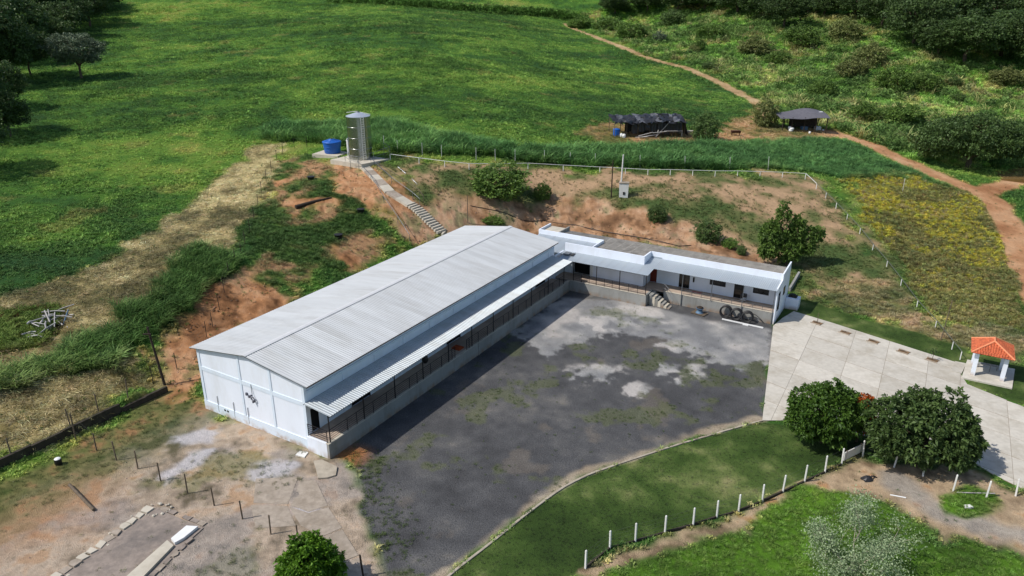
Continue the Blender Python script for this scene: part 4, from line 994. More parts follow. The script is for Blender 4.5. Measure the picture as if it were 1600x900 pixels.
MB().lathe([(0.23, 0.525), (0.2, 0.56), (0.02, 0.57)], 14).build('lid', 'white_plastic', br)

# ------------------------------------------------------------------ fences
def fence(name, label, pts, h, r, m, wires=3, wm='wire', lean=0.04, cap=False, square=False, ext=None, skipw=()):
    root = empty(name, pts[0]); tag(root, label, 'fence')
    o = Vector(pts[0]); tops = []
    for i, p in enumerate(pts):
        p = Vector(p); g = hz(p.x, p.y) - 0.15
        lx, ly = rs_.uniform(-lean, lean), rs_.uniform(-lean, lean); hh = h * rs_.uniform(0.93, 1.05) + (ext or {}).get(i, 0)
        b = Vector((p.x - o.x, p.y - o.y, g - o.z)); t = b + Vector((lx, ly, hh + 0.15)); tops.append((b, t))
        mb = MB()
        mb.tube([b, t] if not cap else [b, t, t + Vector((0.0, 0.0, 0.05))], r if not cap else [r, r, r * 0.4], 4 if square else 6, smooth=not square).build('post', m, root)
    for k in range(wires):
        f = 0.35 + 0.62 * k / max(1, wires - 1)
        for i in range(len(tops) - 1):
            if i in skipw: continue
            a = tops[i][0].lerp(tops[i][1], f); b = tops[i + 1][0].lerp(tops[i + 1][1], f); c = (a + b) / 2 - Vector((0, 0, 0.03))
            MB().tube([a, c, b], 0.004, 3, False).build('wire_strand', wm, root)
    return root, tops, o
lf = [(4.53, 36.81, 0.00), (6.25, 38.59, 0.00), (7.98, 39.25, 0.00), (10.04, 40.06, 0.00), (12.06, 40.82, 0.00), (13.83, 41.61, 0.00), (15.49, 42.28, 0.00), (17.43, 43.32, 0.00), (19.22, 44.40, 0.00), (21.20, 45.60, 0.00), (23.14, 46.78, 0.00), (24.77, 47.75, 0.00)]
fr, tops, fo2 = fence('lawn_fence', 'wire fence on white concrete posts along the front lawn', lf, 1.38, 0.075, 'white_concrete', 4, cap=True, square=True)
for i in range(len(lf) - 1):
    a, b = Vector(lf[i][:2]) - Vector(fo2[:2]), Vector(lf[i + 1][:2]) - Vector(fo2[:2]); s = (b - a).normalized(); n_ = Vector((-s.y, s.x)) * 0.06
    a += s * 0.09; b -= s * 0.09
    MB().prism([tuple(a - n_), tuple(b - n_), tuple(b + n_), tuple(a + n_)], -0.1 - fo2.z, 0.14 - fo2.z + rs_.uniform(-.03, .03)).build('base_beam', 'dark_wall', fr)
rf_ = [(26.79, 48.75, 0.00), (28.55, 47.42, 0.00), (30.14, 46.30, 0.00), (31.39, 44.55, 0.00), (33.33, 43.82, 0.00), (35.49, 43.97, 0.00), (36.71, 42.21, 0.00)]
fr2, t2, o2 = fence('path_fence', 'wire fence on white posts below the two round trees', rf_, 1.35, 0.075, 'white_concrete', 3, cap=True, square=True, lean=0.1)
a, b = Vector((24.93, 47.91, 0.00)), Vector((26.79, 49.10, 0.00)); s = (b - a).normalized(); n_ = Vector((-s.y, s.x, 0)) * 0.03
pb = empty('fence_board', a); tag(pb, 'grey board panel closing the corner of the white post fence', 'panel')
MB().prism([tuple((a - n_ - a).xy), tuple((b - n_ - a).xy), tuple((b + n_ - a).xy), tuple((n_).xy)], 0.25, 0.95).build('board', 'white_concrete', pb)
for q in (a + s * 0.25, b - s * 0.2): MB().box(q.x - a.x - .03, q.x - a.x + .03, q.y - a.y - .03, q.y - a.y + .03, 0, 1.05).build('post', 'weathered_wood', pb)
fence('lot_fence', 'thin wooden post fence across the tan dirt lot', [(-34.46, 50.94, 0.01), (-32.17, 49.62, 0.00), (-30.00, 48.33, 0.00), (-27.88, 47.26, 0.00), (-25.54, 45.76, 0.00), (-22.98, 44.26, 0.00), (-20.58, 42.90, 0.00), (-18.15, 41.47, 0.00), (-15.79, 39.93, 0.00), (-13.71, 39.01, 0.00)], 1.6, 0.05, 'weathered_wood', 2, ext={0: 0.9})
tag(MB().tube([(-9.01, 36.05, 0.00), tuple(Vector((-9.01, 36.05, 0.00)) + Vector((-0.1, 0, 1.7)))], 0.06, 6).build('lone_post', 'dark_wood'), 'lone dark post at the gravel edge beside the round bush', 'post')
fence('straw_fence', 'thin wire fence on dark sticks between straw strip and bank', [(-32.18, 59.70, 0.31), (-30.86, 61.78, 0.64), (-29.92, 66.85, 1.57), (-29.86, 68.49, 1.86), (-30.25, 71.59, 2.55), (-30.64, 74.47, 3.26), (-31.06, 77.31, 3.94), (-31.26, 80.15, 4.49), (-31.18, 81.97, 4.79), (-31.61, 84.80, 5.25), (-32.07, 88.25, 5.69), (-32.84, 92.33, 6.13), (-33.77, 97.03, 6.61), (-34.74, 101.97, 7.10), (-35.51, 106.75, 7.59), (-36.06, 111.28, 8.07), (-36.58, 116.22, 8.58), (-36.75, 120.14, 9.00), (-35.41, 122.17, 9.33), (-33.37, 122.40, 9.49)], 1.75, 0.035, 'dark_wood', 3, lean=0.08)
fence('wall_fence', 'few leaning posts above the low dark wall', [(-37.50, 47.84, 0.28), (-35.19, 51.79, 0.48), (-34.00, 53.84, 0.70), (-32.73, 56.23, 0.85)], 1.9, 0.05, 'weathered_wood', 2, lean=0.12)
fence('crop_fence', 'tall thin light posts of a wire fence in front of the crop strip', [(-20.29, 119.04, 10.04), (-17.75, 116.77, 9.87), (-13.77, 115.01, 9.73), (-10.75, 114.22, 9.59), (-5.48, 114.12, 9.22), (-2.55, 114.55, 8.93), (0.49, 115.41, 8.65), (5.00, 116.41, 8.24), (9.03, 116.88, 7.94), (13.08, 117.09, 7.69), (20.19, 117.41, 7.42), (27.29, 117.45, 7.20), (34.54, 118.01, 6.98), (40.87, 118.65, 6.73)], 2.0, 0.035, 'white_concrete', 2, lean=0.1)
# white pipe carried on short posts from the tank to the gazebo
pp = [(-18.43, 113.20, 9.41), (-13.86, 111.30, 9.23), (-9.96, 110.29, 8.97), (-6.35, 110.14, 8.62), (-1.92, 111.65, 8.28), (2.44, 113.44, 7.99), (7.87, 114.12, 7.54), (13.48, 114.07, 7.25), (17.38, 113.80, 7.11), (20.77, 113.45, 6.99), (24.26, 113.72, 6.93), (27.72, 113.80, 6.81), (31.21, 113.94, 6.68), (34.80, 114.42, 6.57), (38.35, 114.64, 6.42), (41.93, 114.92, 6.25), (45.58, 115.04, 6.02), (45.81, 110.91, 5.42), (46.09, 107.70, 4.88), (46.35, 104.35, 4.25), (46.60, 100.91, 3.54), (46.83, 96.97, 2.72), (46.69, 92.46, 1.88), (46.57, 88.01, 1.19), (46.05, 83.06, 0.65), (45.19, 77.39, 0.24), (44.66, 72.35, 0.03), (43.71, 67.36, 0.00), (43.29, 65.12, 0.00)]
pr = empty('pipe_fence', pp[0]); tag(pr, 'long white pipe on short posts running from the steel tank to the gazebo', 'pipe fence')
o = Vector(pp[0]); ht = 0.85; prev = None
for p in pp:
    b = Vector((p[0], p[1], hz(p[0], p[1]) - 0.1)) - o; t = b + Vector((0, 0, ht + 0.1))
    MB().tube([b, t], 0.055, 4, smooth=False).build('post', 'white_concrete', pr)
    if prev is not None: MB().tube([prev + Vector((0, 0, 0.05)), t + Vector((0, 0, 0.05))], 0.035, 6).build('pipe', 'sack_white' if p[1] > 108 else 'wire', pr)
    prev = t

# ------------------------------------------------------------------ gazebo
gx = Vector(((42.56 + 44.58) / 2, (61.82 + 60.65) / 2, 0)); ga = math.atan2(60.65 - 61.82, 44.58 - 42.56)
gz = empty('gazebo', gx, ga); tag(gz, 'small white gazebo with orange hipped tile roof', 'gazebo')
MB().prism([(-2.0, -1.1), (1.95, -1.15), (2.3, 3.3), (-1.6, 3.3)], 0.0, 0.14).build('floor_slab', 'slab_concrete', gz)
MB().prism([(-2.9, -0.1), (-2.02, -0.15), (-1.65, 2.4), (-2.6, 2.4)], 0.0, 0.11).build('apron_slab', 'slab_concrete', gz)
for x, y in ((-1.15, 0.0), (1.15, 0.0), (-1.15, 2.4), (1.15, 2.4)):
    MB().box(x - 0.17, x + 0.17, y - 0.17, y + 0.17, 0.142, 2.32).box(x - 0.2, x + 0.2, y - 0.2, y + 0.2, 2.322, 2.4).build('column', 'white_paint', gz)
MB().box(-1.34, 1.34, -0.12, 0.12, 2.402, 2.5).box(-1.34, 1.34, 2.28, 2.52, 2.402, 2.5).box(-1.27, -1.03, 0.122, 2.278, 2.402, 2.5).box(1.03, 1.27, 0.122, 2.278, 2.402, 2.5).build('ring_beam', 'dark_wood', gz)
MB().box(-0.9, 0.9, 1.9, 2.2, 0.5, 0.56).box(-0.85, -0.75, 1.95, 2.15, 0.142, 0.5).box(0.75, 0.85, 1.95, 2.15, 0.142, 0.5).build('bench', 'grey_concrete', gz)
MB().tube([(0.2, 1.4, 0.142), (0.2, 1.4, 0.95)], 0.04).box(-0.3, 0.7, 1.38, 1.42, 0.9, 0.95).build('rail', 'grey_steel', gz)
# hipped roof: planes of overlapping barrel tiles
ex, y0_, y1_, ze, zr_ = 1.68, -0.55, 2.95, 2.5, 3.42
ra, rb = Vector((-0.0, 0.75, zr_)), Vector((-0.0, 1.65, zr_)); 
cnr = [Vector((-ex, y0_, ze)), Vector((ex, y0_, ze)), Vector((ex, y1_, ze)), Vector((-ex, y1_, ze))]
gr = MB()
planes = [(cnr[0], cnr[1], ra, ra), (cnr[1], cnr[2], rb, ra), (cnr[2], cnr[3], rb, rb), (cnr[3], cnr[0], ra, rb)]
base = MB()
for a, b, c, d in planes:
    base.add([a, b, c, d] if (c - d).length > 1e-4 else [a, b, c], [(0, 1, 2, 3) if (c - d).length > 1e-4 else (0, 1, 2)])
gro = base.build('roof', 'dark_wood', gz)
for a, b, c, d in planes:
    e = (b - a); L_ = e.length; e = e.normalized(); up = ((c + d) / 2 - (a + b) / 2); up = (up - e * up.dot(e)); Hs = up.length; up.normalize(); nn = e.cross(up).normalized()
    if nn.z < 0: nn = -nn
    tl = MB(); nr_ = 9; dh = Hs / nr_
    for r_ in range(nr_):
        t0 = r_ * dh; tm = (r_ + 0.5) * dh
        lo = (d - a).dot(e) * tm / Hs; hi = L_ - (L_ - (c - a).dot(e)) * tm / Hs
        n_t = max(1, int((hi - lo) / 0.2))
        for k in range(n_t):
            u0 = lo + (hi - lo) * k / n_t; u1 = lo + (hi - lo) * (k + 0.96) / n_t; um = (u0 + u1) / 2
            lift = 0.03 + rs_.uniform(0, 0.012); t1 = t0 + dh * 1.12
            P = lambda u, t, hgt: a + e * u + up * t + nn * hgt
            tl.add([P(u0, t0, 0.02), P(um - (u1 - u0) * .25, t0, lift + 0.05), P(um + (u1 - u0) * .25, t0, lift + 0.05), P(u1, t0, 0.02), P(u0, t1, 0.01), P(um - (u1 - u0) * .2, t1, lift + 0.02), P(um + (u1 - u0) * .2, t1, lift + 0.02), P(u1, t1, 0.01)],
                   [(0, 1, 5, 4), (1, 2, 6, 5), (2, 3, 7, 6), (0, 3, 2, 1)])
    oo = tl.build('tile_field', 'terracotta', gro); oo['kind'] = 'stuff'
for q in cnr:
    tgt = ra if q.y < 1 else rb
    MB().tube([q + Vector((0, 0, 0.06)), tgt + Vector((0, 0, 0.08))], 0.085, 6).build('hip_tile', 'ridge_tile', gro)
MB().tube([ra + Vector((0, -.05, 0.08)), rb + Vector((0, .05, 0.08))], 0.09, 6).build('ridge_tile', 'ridge_tile', gro)

# ------------------------------------------------------------------ tanks on the knoll
tp = Vector((-23.09, 113.66, 9.32)); tp.z = 9.45
pad = empty('tank_pad', tp, R(-24)); tag(pad, 'pale concrete pad under the steel tank', 'pad')
MB().prism([(-3.6, -2.6), (2.6, -3.4), (4.3, 1.6), (-2.6, 2.4)], -0.9, 0.12).build('pad_slab', 'pale_concrete', pad)
bp_ = Vector((-28.37, 117.73, 9.38)); bp_.z = 9.62
pad2 = empty('tank_pad', bp_, R(-20)); tag(pad2, 'smaller concrete pad under the blue tank', 'pad')
MB().box(-2.3, 2.3, -1.9, 1.9, -0.6, 0.0).build('pad_slab', 'pale_concrete', pad2)
st = empty('steel_tank', tp + Vector((0.1, 0.2, 0.12))); tag(st, 'tall shiny steel water tank with conical roof on the knoll', 'tank')
TR, TH = 1.78, 6.35
MB().lathe([(TR, 0), (TR, TH)], 48).build('shell', 'steel_shell', st)
for z in (1.6, 3.2, 4.8): MB().lathe([(TR + .002, z), (TR + 0.02, z + .02), (TR + 0.02, z + .05), (TR + .002, z + .07)], 48).build('hoop', 'steel_shell', st)
cone = MB().lathe([(TR + 0.015, TH - 0.04), (TR + 0.015, TH + 0.02), (0.25, TH + 0.52), (0.02, TH + 0.54)], 32, False).build('cone_roof', 'steel_roof', st)
MB().lathe([(0.24, TH + 0.53), (0.24, TH + 0.66), (0.02, TH + 0.7)], 12).build('hatch', 'grey_steel', cone)
MB().tube([(-1.9, 0.9, TH + 0.35), (-0.3, 0.3, TH + 0.62), (1.9, -0.2, TH + 0.25)], 0.03).build('roof_rail', 'white_plastic', cone)
lad = empty('x', (0, 0, 0)); bpy.data.objects.remove(lad)
la_ = R(-62); lx, ly = math.cos(la_), math.sin(la_)
mb = MB()
for s in (-0.22, 0.22):
    px, py = lx * (TR + 0.18) - ly * s, ly * (TR + 0.18) + lx * s
    mb.tube([(px, py, 0.1), (px, py, TH + 0.4)], 0.025)
lo_ = mb.build('ladder', 'white_plastic', st)
for z in np.arange(0.4, TH + 0.3, 0.33):
    a = (lx * (TR + 0.18) + ly * 0.22, ly * (TR + 0.18) - lx * 0.22, z); b = (lx * (TR + 0.18) - ly * 0.22, ly * (TR + 0.18) + lx * 0.22, z)
    MB().tube([a, b], 0.016, 5).build('rung', 'white_plastic', lo_)
MB().tube([(-TR - 0.12, -0.3, 0.0), (-TR - 0.12, -0.3, 3.0), (-TR + .05, -0.3, 3.0)], 0.05).build('inlet_pipe', 'white_plastic', st)
bt = empty('blue_tank', bp_ + Vector((0.2, 0, 0))); tag(bt, 'round blue plastic water tank beside the steel tank', 'tank')
MB().lathe([(1.15, 0.0), (1.22, 0.08), (1.3, 0.9), (1.4, 1.62), (1.4, 1.68)], 32).build('tank_body', 'blue_plastic', bt)
for z in (0.5, 1.0): MB().lathe([(1.2 + 0.1 * z, z - .04), (1.26 + 0.1 * z, z), (1.2 + 0.1 * z, z + .04)], 32).build('band', 'blue_plastic', bt)
ld = MB().lathe([(1.46, 1.66), (1.47, 1.78), (1.3, 1.84), (0.5, 2.08), (0.48, 2.14), (0.02, 2.16)], 32).build('lid', 'blue_plastic', bt)
MB().lathe([(0.2, 2.15), (0.18, 2.24), (0.02, 2.26)], 12).build('lid_knob', 'black_plastic', ld)
for k in range(8): 
    a = 2 * math.pi * k / 8; MB().tube([(0.5 * math.cos(a), 0.5 * math.sin(a), 2.1), (1.4 * math.cos(a), 1.4 * math.sin(a), 1.82)], 0.03, 4).build('lid_rib', 'blue_plastic', ld)
tag(MB().box(-0.45, 0.45, -0.05, 0.05, 0, 2.1).box(-0.5, 0.5, -0.1, -0.052, 2.0, 2.12).build('tank_screen', 'white_plastic', None, Vector((-25.39, 116.96, 9.54)) + Vector((0, 0.4, 0)), R(-20)), 'white upright screen between the blue and the steel tank', 'screen')
tr_ = empty('tank_railing', tp); tag(tr_, 'light pipe guard rail around the tank pad', 'railing')
rp_ = [(-24.95, 111.67, 8.96), (-23.83, 109.86, 8.78), (-22.47, 109.17, 8.74), (-20.48, 110.83, 9.04), (-18.43, 113.20, 9.41), (-19.73, 115.38, 9.65)]
prev = None
for p in rp_:
    b = Vector(p) - tp; t = b + Vector((0, 0, 2.0)); MB().tube([b, t], 0.035, 5).build('rail_post', 'grey_steel', tr_)
    if prev: MB().tube([prev, t], 0.03, 5).build('top_rail', 'grey_steel', tr_); MB().tube([prev - Vector((0, 0, .7)), t - Vector((0, 0, .7))], 0.022, 5).build('mid_rail', 'grey_steel', tr_)
    prev = t
# walkway and stairs down to the hall
wk = [(-21.79, 110.14, 8.91), (-19.37, 105.61, 8.23), (-17.03, 101.86, 7.31), (-14.58, 99.77, 6.41), (-13.93, 99.38, 6.15)]
wy = empty('hill_stairs', wk[0]); tag(wy, 'concrete walkway and stairs climbing the bank to the steel tank', 'stairs')
o = Vector(wk[0])
def along(pts, d):
    for a, b in zip(pts[:-1], pts[1:]):
        a, b = Vector(a), Vector(b); l = (b - a).length
        if d <= l: return a.lerp(b, d / l), (b - a).normalized()
        d -= l
    return Vector(pts[-1]), (Vector(pts[-1]) - Vector(pts[-2])).normalized()
tot = sum((Vector(b) - Vector(a)).length for a, b in zip(wk[:-1], wk[1:]))
nseg = 7
for k in range(nseg):
    a, d = along(wk, tot * k / nseg); b, _ = along(wk, tot * (k + 0.985) / nseg); s = Vector((-d.y, d.x, 0)).normalized() * 0.72
    mb = MB(); za = hz(a.x, a.y) + 0.2; zb = hz(b.x, b.y) + 0.2
    v = [(a - s - o), (a + s - o), (b + s - o), (b - s - o)]
    zz = [za, za, zb, zb]
    mb.add([(p.x, p.y, z - o.z - 0.6) for p, z in zip(v, zz)] + [(p.x, p.y, z - o.z) for p, z in zip(v, zz)], [(0, 1, 2, 3), (7, 6, 5, 4), (4, 5, 1, 0), (5, 6, 2, 1), (6, 7, 3, 2), (7, 4, 0, 3)])
    mb.build('walk_slab', 'old_concrete' if k % 2 else 'pale_concrete', wy)
ss = [(-13.93, 99.38, 6.15), (-12.83, 98.67, 5.63), (-10.99, 97.15, 4.37), (-9.56, 96.09, 3.35), (-8.12, 95.80, 2.19)]
tot = sum((Vector(b) - Vector(a)).length for a, b in zip(ss[:-1], ss[1:])); ns = 17
for k in range(ns):
    a, d = along(ss, tot * k / ns); b, _ = along(ss, tot * (k + 0.72) / ns); s = Vector((-d.y, d.x, 0)).normalized() * 0.85; z = hz(a.x, a.y) + 0.22
    pl = [tuple((a - s - o).xy), tuple((a + s - o).xy), tuple((b + s - o).xy), tuple((b - s - o).xy)]
    MB().prism(pl, z - 0.3 - o.z, z - o.z).build('step', 'pale_concrete', wy)
for pts, nm, c in (([(-22.86, 110.26, 8.88), (-19.93, 104.57, 8.02), (-17.33, 98.97, 6.44), (-15.00, 95.25, 4.67), (-13.22, 92.55, 3.06)], 'hand_rail', 'grey_steel'), ([(-21.01, 111.14, 9.07), (-16.96, 104.01, 7.88), (-13.62, 100.56, 6.56), (-12.56, 99.52, 5.94)], 'hand_rail', 'grey_steel'), ([(-19.74, 109.18, 8.83), (-15.31, 103.75, 7.76), (-12.82, 101.31, 6.73), (-12.10, 100.17, 6.12)], 'hand_rail', 'weathered_wood')):
    prev = None
    for p in pts:
        b = Vector((p[0], p[1], hz(p[0], p[1]))) - o; t = b + Vector((0, 0, 1.05)); MB().tube([b, t], 0.035, 5).build('rail_post', c, wy)
        if prev is not None: MB().tube([prev, t], 0.04, 5).build(nm, c, wy)
        prev = t

# ------------------------------------------------------------------ poles and meter box
def pole(name, label, base, h, r, m, lean=(0, 0), arm=None):
    b = Vector(base); t = empty(name, b); tag(t, label, 'pole')
    MB().tube([(0, 0, -0.3), (lean[0], lean[1], h)], [r, r * 0.7], 8).build('shaft', m, t)
    if arm: MB().box(lean[0] - arm, lean[0] + arm, -0.05, 0.05, h - 0.6, h - 0.48).build('cross_arm', m, t)
    return t
pole('utility_pole', 'leaning dark wooden pole beside the left bank', (-31.22, 59.81, 0.12), 5.6, 0.13, 'dark_wood', (-0.75, 0.3), 0.35)
pole('dark_pole', 'thin dark pole left of the concrete meter box', (14.35, 106.07, 5.49), 5.4, 0.1, 'dark_wood')
pole('light_pole', 'pale metal pole rising from the concrete meter box', (15.66, 106.23, 5.64), 6.0, 0.13, 'white_concrete', (0.15, 0))
pole('thin_pole', 'thin grey pole behind the hall roof', (-6.04, 98.98, 3.65), 3.9, 0.06, 'weathered_wood')
pole('flag_pole', 'slim dark pole standing in the dry grass beside the gazebo fence', (43.81, 69.58, 0.00), 4.4, 0.05, 'weathered_wood', (0.25, 0))
pole('garden_post', 'thin light stake above the yellow flower patch', (60.37, 113.67, 4.33), 2.2, 0.04, 'white_concrete')
gw = Vector((15.66, 106.23, 5.64)); tag(MB().tube([gw + Vector((0.15, 0, 5.7)), Vector((20.10, 110.48, 6.61)) + Vector((0, 0, 0.1))], 0.015, 4).build('guy_wire', 'wire'), 'guy wire sloping from the pale metal pole', 'wire')
mbx = empty('meter_box', (16.07, 105.84, 5.55), R(-8)); tag(mbx, 'white concrete meter cabinet at the foot of the pale pole', 'cabinet')
MB().extrude([(-0.62, 0), (0.62, 0), (0.68, 2.1), (-0.68, 2.1)], 'y', -0.35, 0.35).build('cabinet_body', 'white_concrete', mbx)
MB().box(-0.74, 0.74, -0.42, 0.42, 2.102, 2.2).build('cabinet_cap', 'old_concrete', mbx)
MB().box(-0.1, 0.2, -0.4, -0.372, 0.45, 0.85).build('cabinet_hatch', 'dark_frame', mbx)

# ------------------------------------------------------------------ far sheds
sh = empty('black_shed', (24.60, 138.33, 8.78), R(10)); tag(sh, 'long ramshackle shed covered in black plastic sheets', 'shed')
SL = 13.2
for k in range(7):
    x = -SL / 2 + SL * k / 6
    for y in (-1.7, 1.9): MB().tube([(x, y, -0.3), (x + rs_.uniform(-.1, .1), y, 2.75 if y < 0 else 3.3)], 0.07, 5).build('shed_post', 'weathered_wood', sh)
for k in range(12):
    x0 = -SL / 2 + SL * k / 12 - 0.1; x1 = x0 + SL / 12 + 0.25
    n = 7; v = []; f = []
    for i in range(n):
        y = -2.3 + 4.7 * i / (n - 1)
        for x in (x0, (x0 + x1) / 2, x1):
            v.append((x + rs_.uniform(-.2, .2), y + rs_.uniform(-.25, .25), 2.75 + 0.17 * (y + 2.3) - 0.05 * (y - .2) ** 2 * .5 + rs_.uniform(-.3, .24)))
    for i in range(n - 1):
        for j in range(2): a = i * 3 + j; f.append((a, a + 1, a + 4, a + 3))
    MB().add(v, f).build('roof_sheet', 'grey_sheet' if k % 3 == 1 else 'black_sheet', sh)
for k in range(8):
    x0 = -SL / 2 + 3.2 + k * 1.2; x1 = x0 + rs_.uniform(0.9, 1.15); zt = rs_.uniform(2.2, 2.75); zb = rs_.uniform(0.1, 1.3); v = []; f = []
    for i in range(4):
        z = zt + (zb - zt) * i / 3
        for j in range(4): v.append((x0 + (x1 - x0) * j / 3, -1.75 - 0.1 * (j % 2) + rs_.uniform(-.06, .06), z))
    for i in range(3):
        for j in range(3): a = i * 4 + j; f.append((a, a + 1, a + 5, a + 4))
    MB().add(v, f).build('hanging_sheet', 'black_sheet', sh)
MB().box(-SL / 2 + 3.0, SL / 2, 1.8, 1.86, 0.0, 3.0).build('back_sheet', 'black_sheet', sh)
MB().add([(SL / 2, -1.7, 2.7), (SL / 2 + .1, 0, 3.0), (SL / 2, 1.8, 3.1), (SL / 2 + .9, 1.9, 0), (SL / 2 + .5, 0, .2), (SL / 2 + .7, -1.8, 0)], [(0, 1, 4, 5), (1, 2, 3, 4)]).build('end_sheet', 'black_sheet', sh)
MB().box(-3.4, -1.6, -1.6, -1.5, 0.9, 1.9).build('dark_board', 'weathered_wood', sh)
for i, (a, b) in enumerate((((1.2, -2.2, 0.2), (3.6, -1.8, 2.6)), ((-2.4, -2.4, 0.3), (0.2, -2.5, 0.9)), ((-1.8, -2.6, 0.15), (1.4, -2.4, 0.5)), ((0.2, -2.5, 0.8), (2.8, -2.6, 1.0)), ((2.4, -2.5, 1.05), (5.9, -2.3, 0.95)), ((5.9, -2.3, 0), (5.9, -2.3, 1.0)), ((-3.0, -2.5, 0.1), (-0.8, -2.8, 0.2)), ((0.9, -2.5, 0), (1.3, -2.5, 1.3)))):
    MB().tube([a, b], 0.07, 5).build('grey_pole', 'grey_branch', sh)
bb = empty('blue_drum', Vector((18.84, 136.49, 8.98)), 0); tag(bb, 'blue drum at the left end of the black shed', 'drum')
MB().lathe([(0.55, 0), (0.6, 0.3), (0.6, 0.9), (0.62, 1.15)], 16).build('drum_body', 'blue_plastic', bb); MB().lathe([(0.66, 1.15), (0.5, 1.28), (0.02, 1.32)], 16).build('drum_lid', 'blue_plastic', bb)
for i, (p, lb) in enumerate((((19.68, 135.82, 8.87), 'left'), ((20.10, 135.48, 8.82), 'right'))):
    tag(MB().lathe([(0.02, 0.7), (0.28, 0.6), (0.33, 0.3), (0.3, 0.0)][::-1], 10).build('white_jug', 'sack_white', None, p), f'{lb} one of two white jugs beside the blue drum', 'jug', 'white jugs by the black shed')
tag(MB().box(-1.4, 1.4, -0.3, 0.3, 0, 0.35).build('trough', 'pale_concrete', None, (33.70, 142.33, 8.56), R(8)), 'low pale trough right of the black shed', 'trough')
s2 = empty('open_shed', (57.21, 150.53, 7.65), R(-2)); tag(s2, 'open shed with sagging dark grey roof beside the dirt road', 'shed')
n, m_ = 13, 7; v = []; f = []
for i in range(n):
    x = -4.9 + 9.6 * i / (n - 1)
    for j in range(m_):
        y = -2.6 + 5.6 * j / (m_ - 1)
        v.append((x, y, 2.55 + 0.95 * math.exp(-((x - 1.6) / 3.4) ** 2) * (0.25 + 0.75 * j / (m_ - 1)) + 0.45 * (1 - ((y - 1.2) / 4.0) ** 2) - 0.25 * math.exp(-((x + 0.3) / 2) ** 2) * (1 - j / (m_ - 1))))
for i in range(n - 1):
    for j in range(m_ - 1): a = i * m_ + j; f.append((a, a + m_, a + m_ + 1, a + 1))
MB().add(v, f, True).add([(p[0], p[1], p[2] - 0.05) for p in v], [q[::-1] for q in f]).build('roof', 'shed_roof', s2)
MB().box(2.6, 4.2, 0.4, 1.2, 3.42, 3.46).build('roof_patch', 'white_plastic', s2)
for x in (-4.2, -2.4, 0.0, 2.2, 4.3):
    for y in (-2.2, 2.6): MB().tube([(x, y, -0.3), (x, y, 2.75)], 0.1, 6).build('shed_post', 'dark_wood', s2)
MB().box(-1.6, 4.0, 2.3, 2.4, 0, 2.4).build('back_board', 'dark_wood', s2)
for nm, lb, p, sz, mt in (('sack_pile', 'pile of white sacks at the left of the open shed', (54.67, 148.70, 7.71), (0.75, 0.5, 0.75), 'sack_white'), ('crate', 'blue grey crate under the open shed', (58.06, 150.75, 7.61), (0.6, 0.45, 0.6), 'blue_grey'), ('crate', 'white crate at the right of the open shed', (61.04, 151.51, 7.49), (0.55, 0.4, 0.6), 'sack_white'), ('sack', 'small pale sack right of the white crate', (62.09, 151.21, 7.41), (0.35, 0.3, 0.45), 'sack_white')):
    t = empty(nm, p, rs_.uniform(-.3, .3)); tag(t, lb, nm.replace('_', ' '))
    a, b, c = sz
    if 'crate' in nm:
        MB().box(-a, a, -b, b, 0, c).build('crate_body', mt, t)
        MB().box(-a - .03, a + .03, -b - .03, b + .03, c + .002, c + .08).build('crate_rim', mt, t)
    else:
        for q in range(4 if nm == 'sack_pile' else 1):
            xx, yy, zz = (rs_.uniform(-.6, .6), rs_.uniform(-.3, .3), q * 0.16) if nm == 'sack_pile' else (0, 0, 0)
            MB().lathe([(a * .45, 0), (a * .62, c * .25), (a * .5, c * .5), (0.02, c * .62)], 9, True, (xx, yy)).build('sack', mt, t, (0, 0, zz))
tag(MB().lathe([(0.02, .5), (.22, .4), (.26, .15), (.2, 0)][::-1], 8).build('white_bucket', 'sack_white', None, (57.98, 147.35, 7.44)), 'single white bucket on the trodden ground before the open shed', 'bucket')
tag(MB().prism([(-1.1, -.35), (1.0, -.2), (1.2, .3), (-.9, .25)], 0, .18).build('white_sheet', 'sack_white', None, Vector((69.65, 183.42, 9.09)), R(25)), 'white sheet lying in the grass above the open shed', 'sheet')
tag(MB().prism([(-1.2, -.35), (1.1, -.3), (1.0, .35), (-1.1, .3)], 0, .3).build('white_sheet', 'sack_white', None, Vector((42.62, 241.98, 14.97)) + Vector((0, 1.5, 0.1)), R(-10)), 'white sheet lying beside the far field track', 'sheet')
tb = empty('wooden_trough', (41.81, 141.45, 8.11), R(3)); tag(tb, 'dark brown feed trough on legs right of the round bush', 'trough')
MB().extrude([(-0.35, 0.55), (0.35, 0.55), (0.45, 0.95), (-0.45, 0.95)], 'x', -0.85, 0.85).build('trough_box', 'brown_hide', tb)
for x in (-.75, .7):
    for y in (-.25, .2): MB().box(x, x + .08, y, y + .08, 0, .548).build('leg', 'brown_hide', tb)

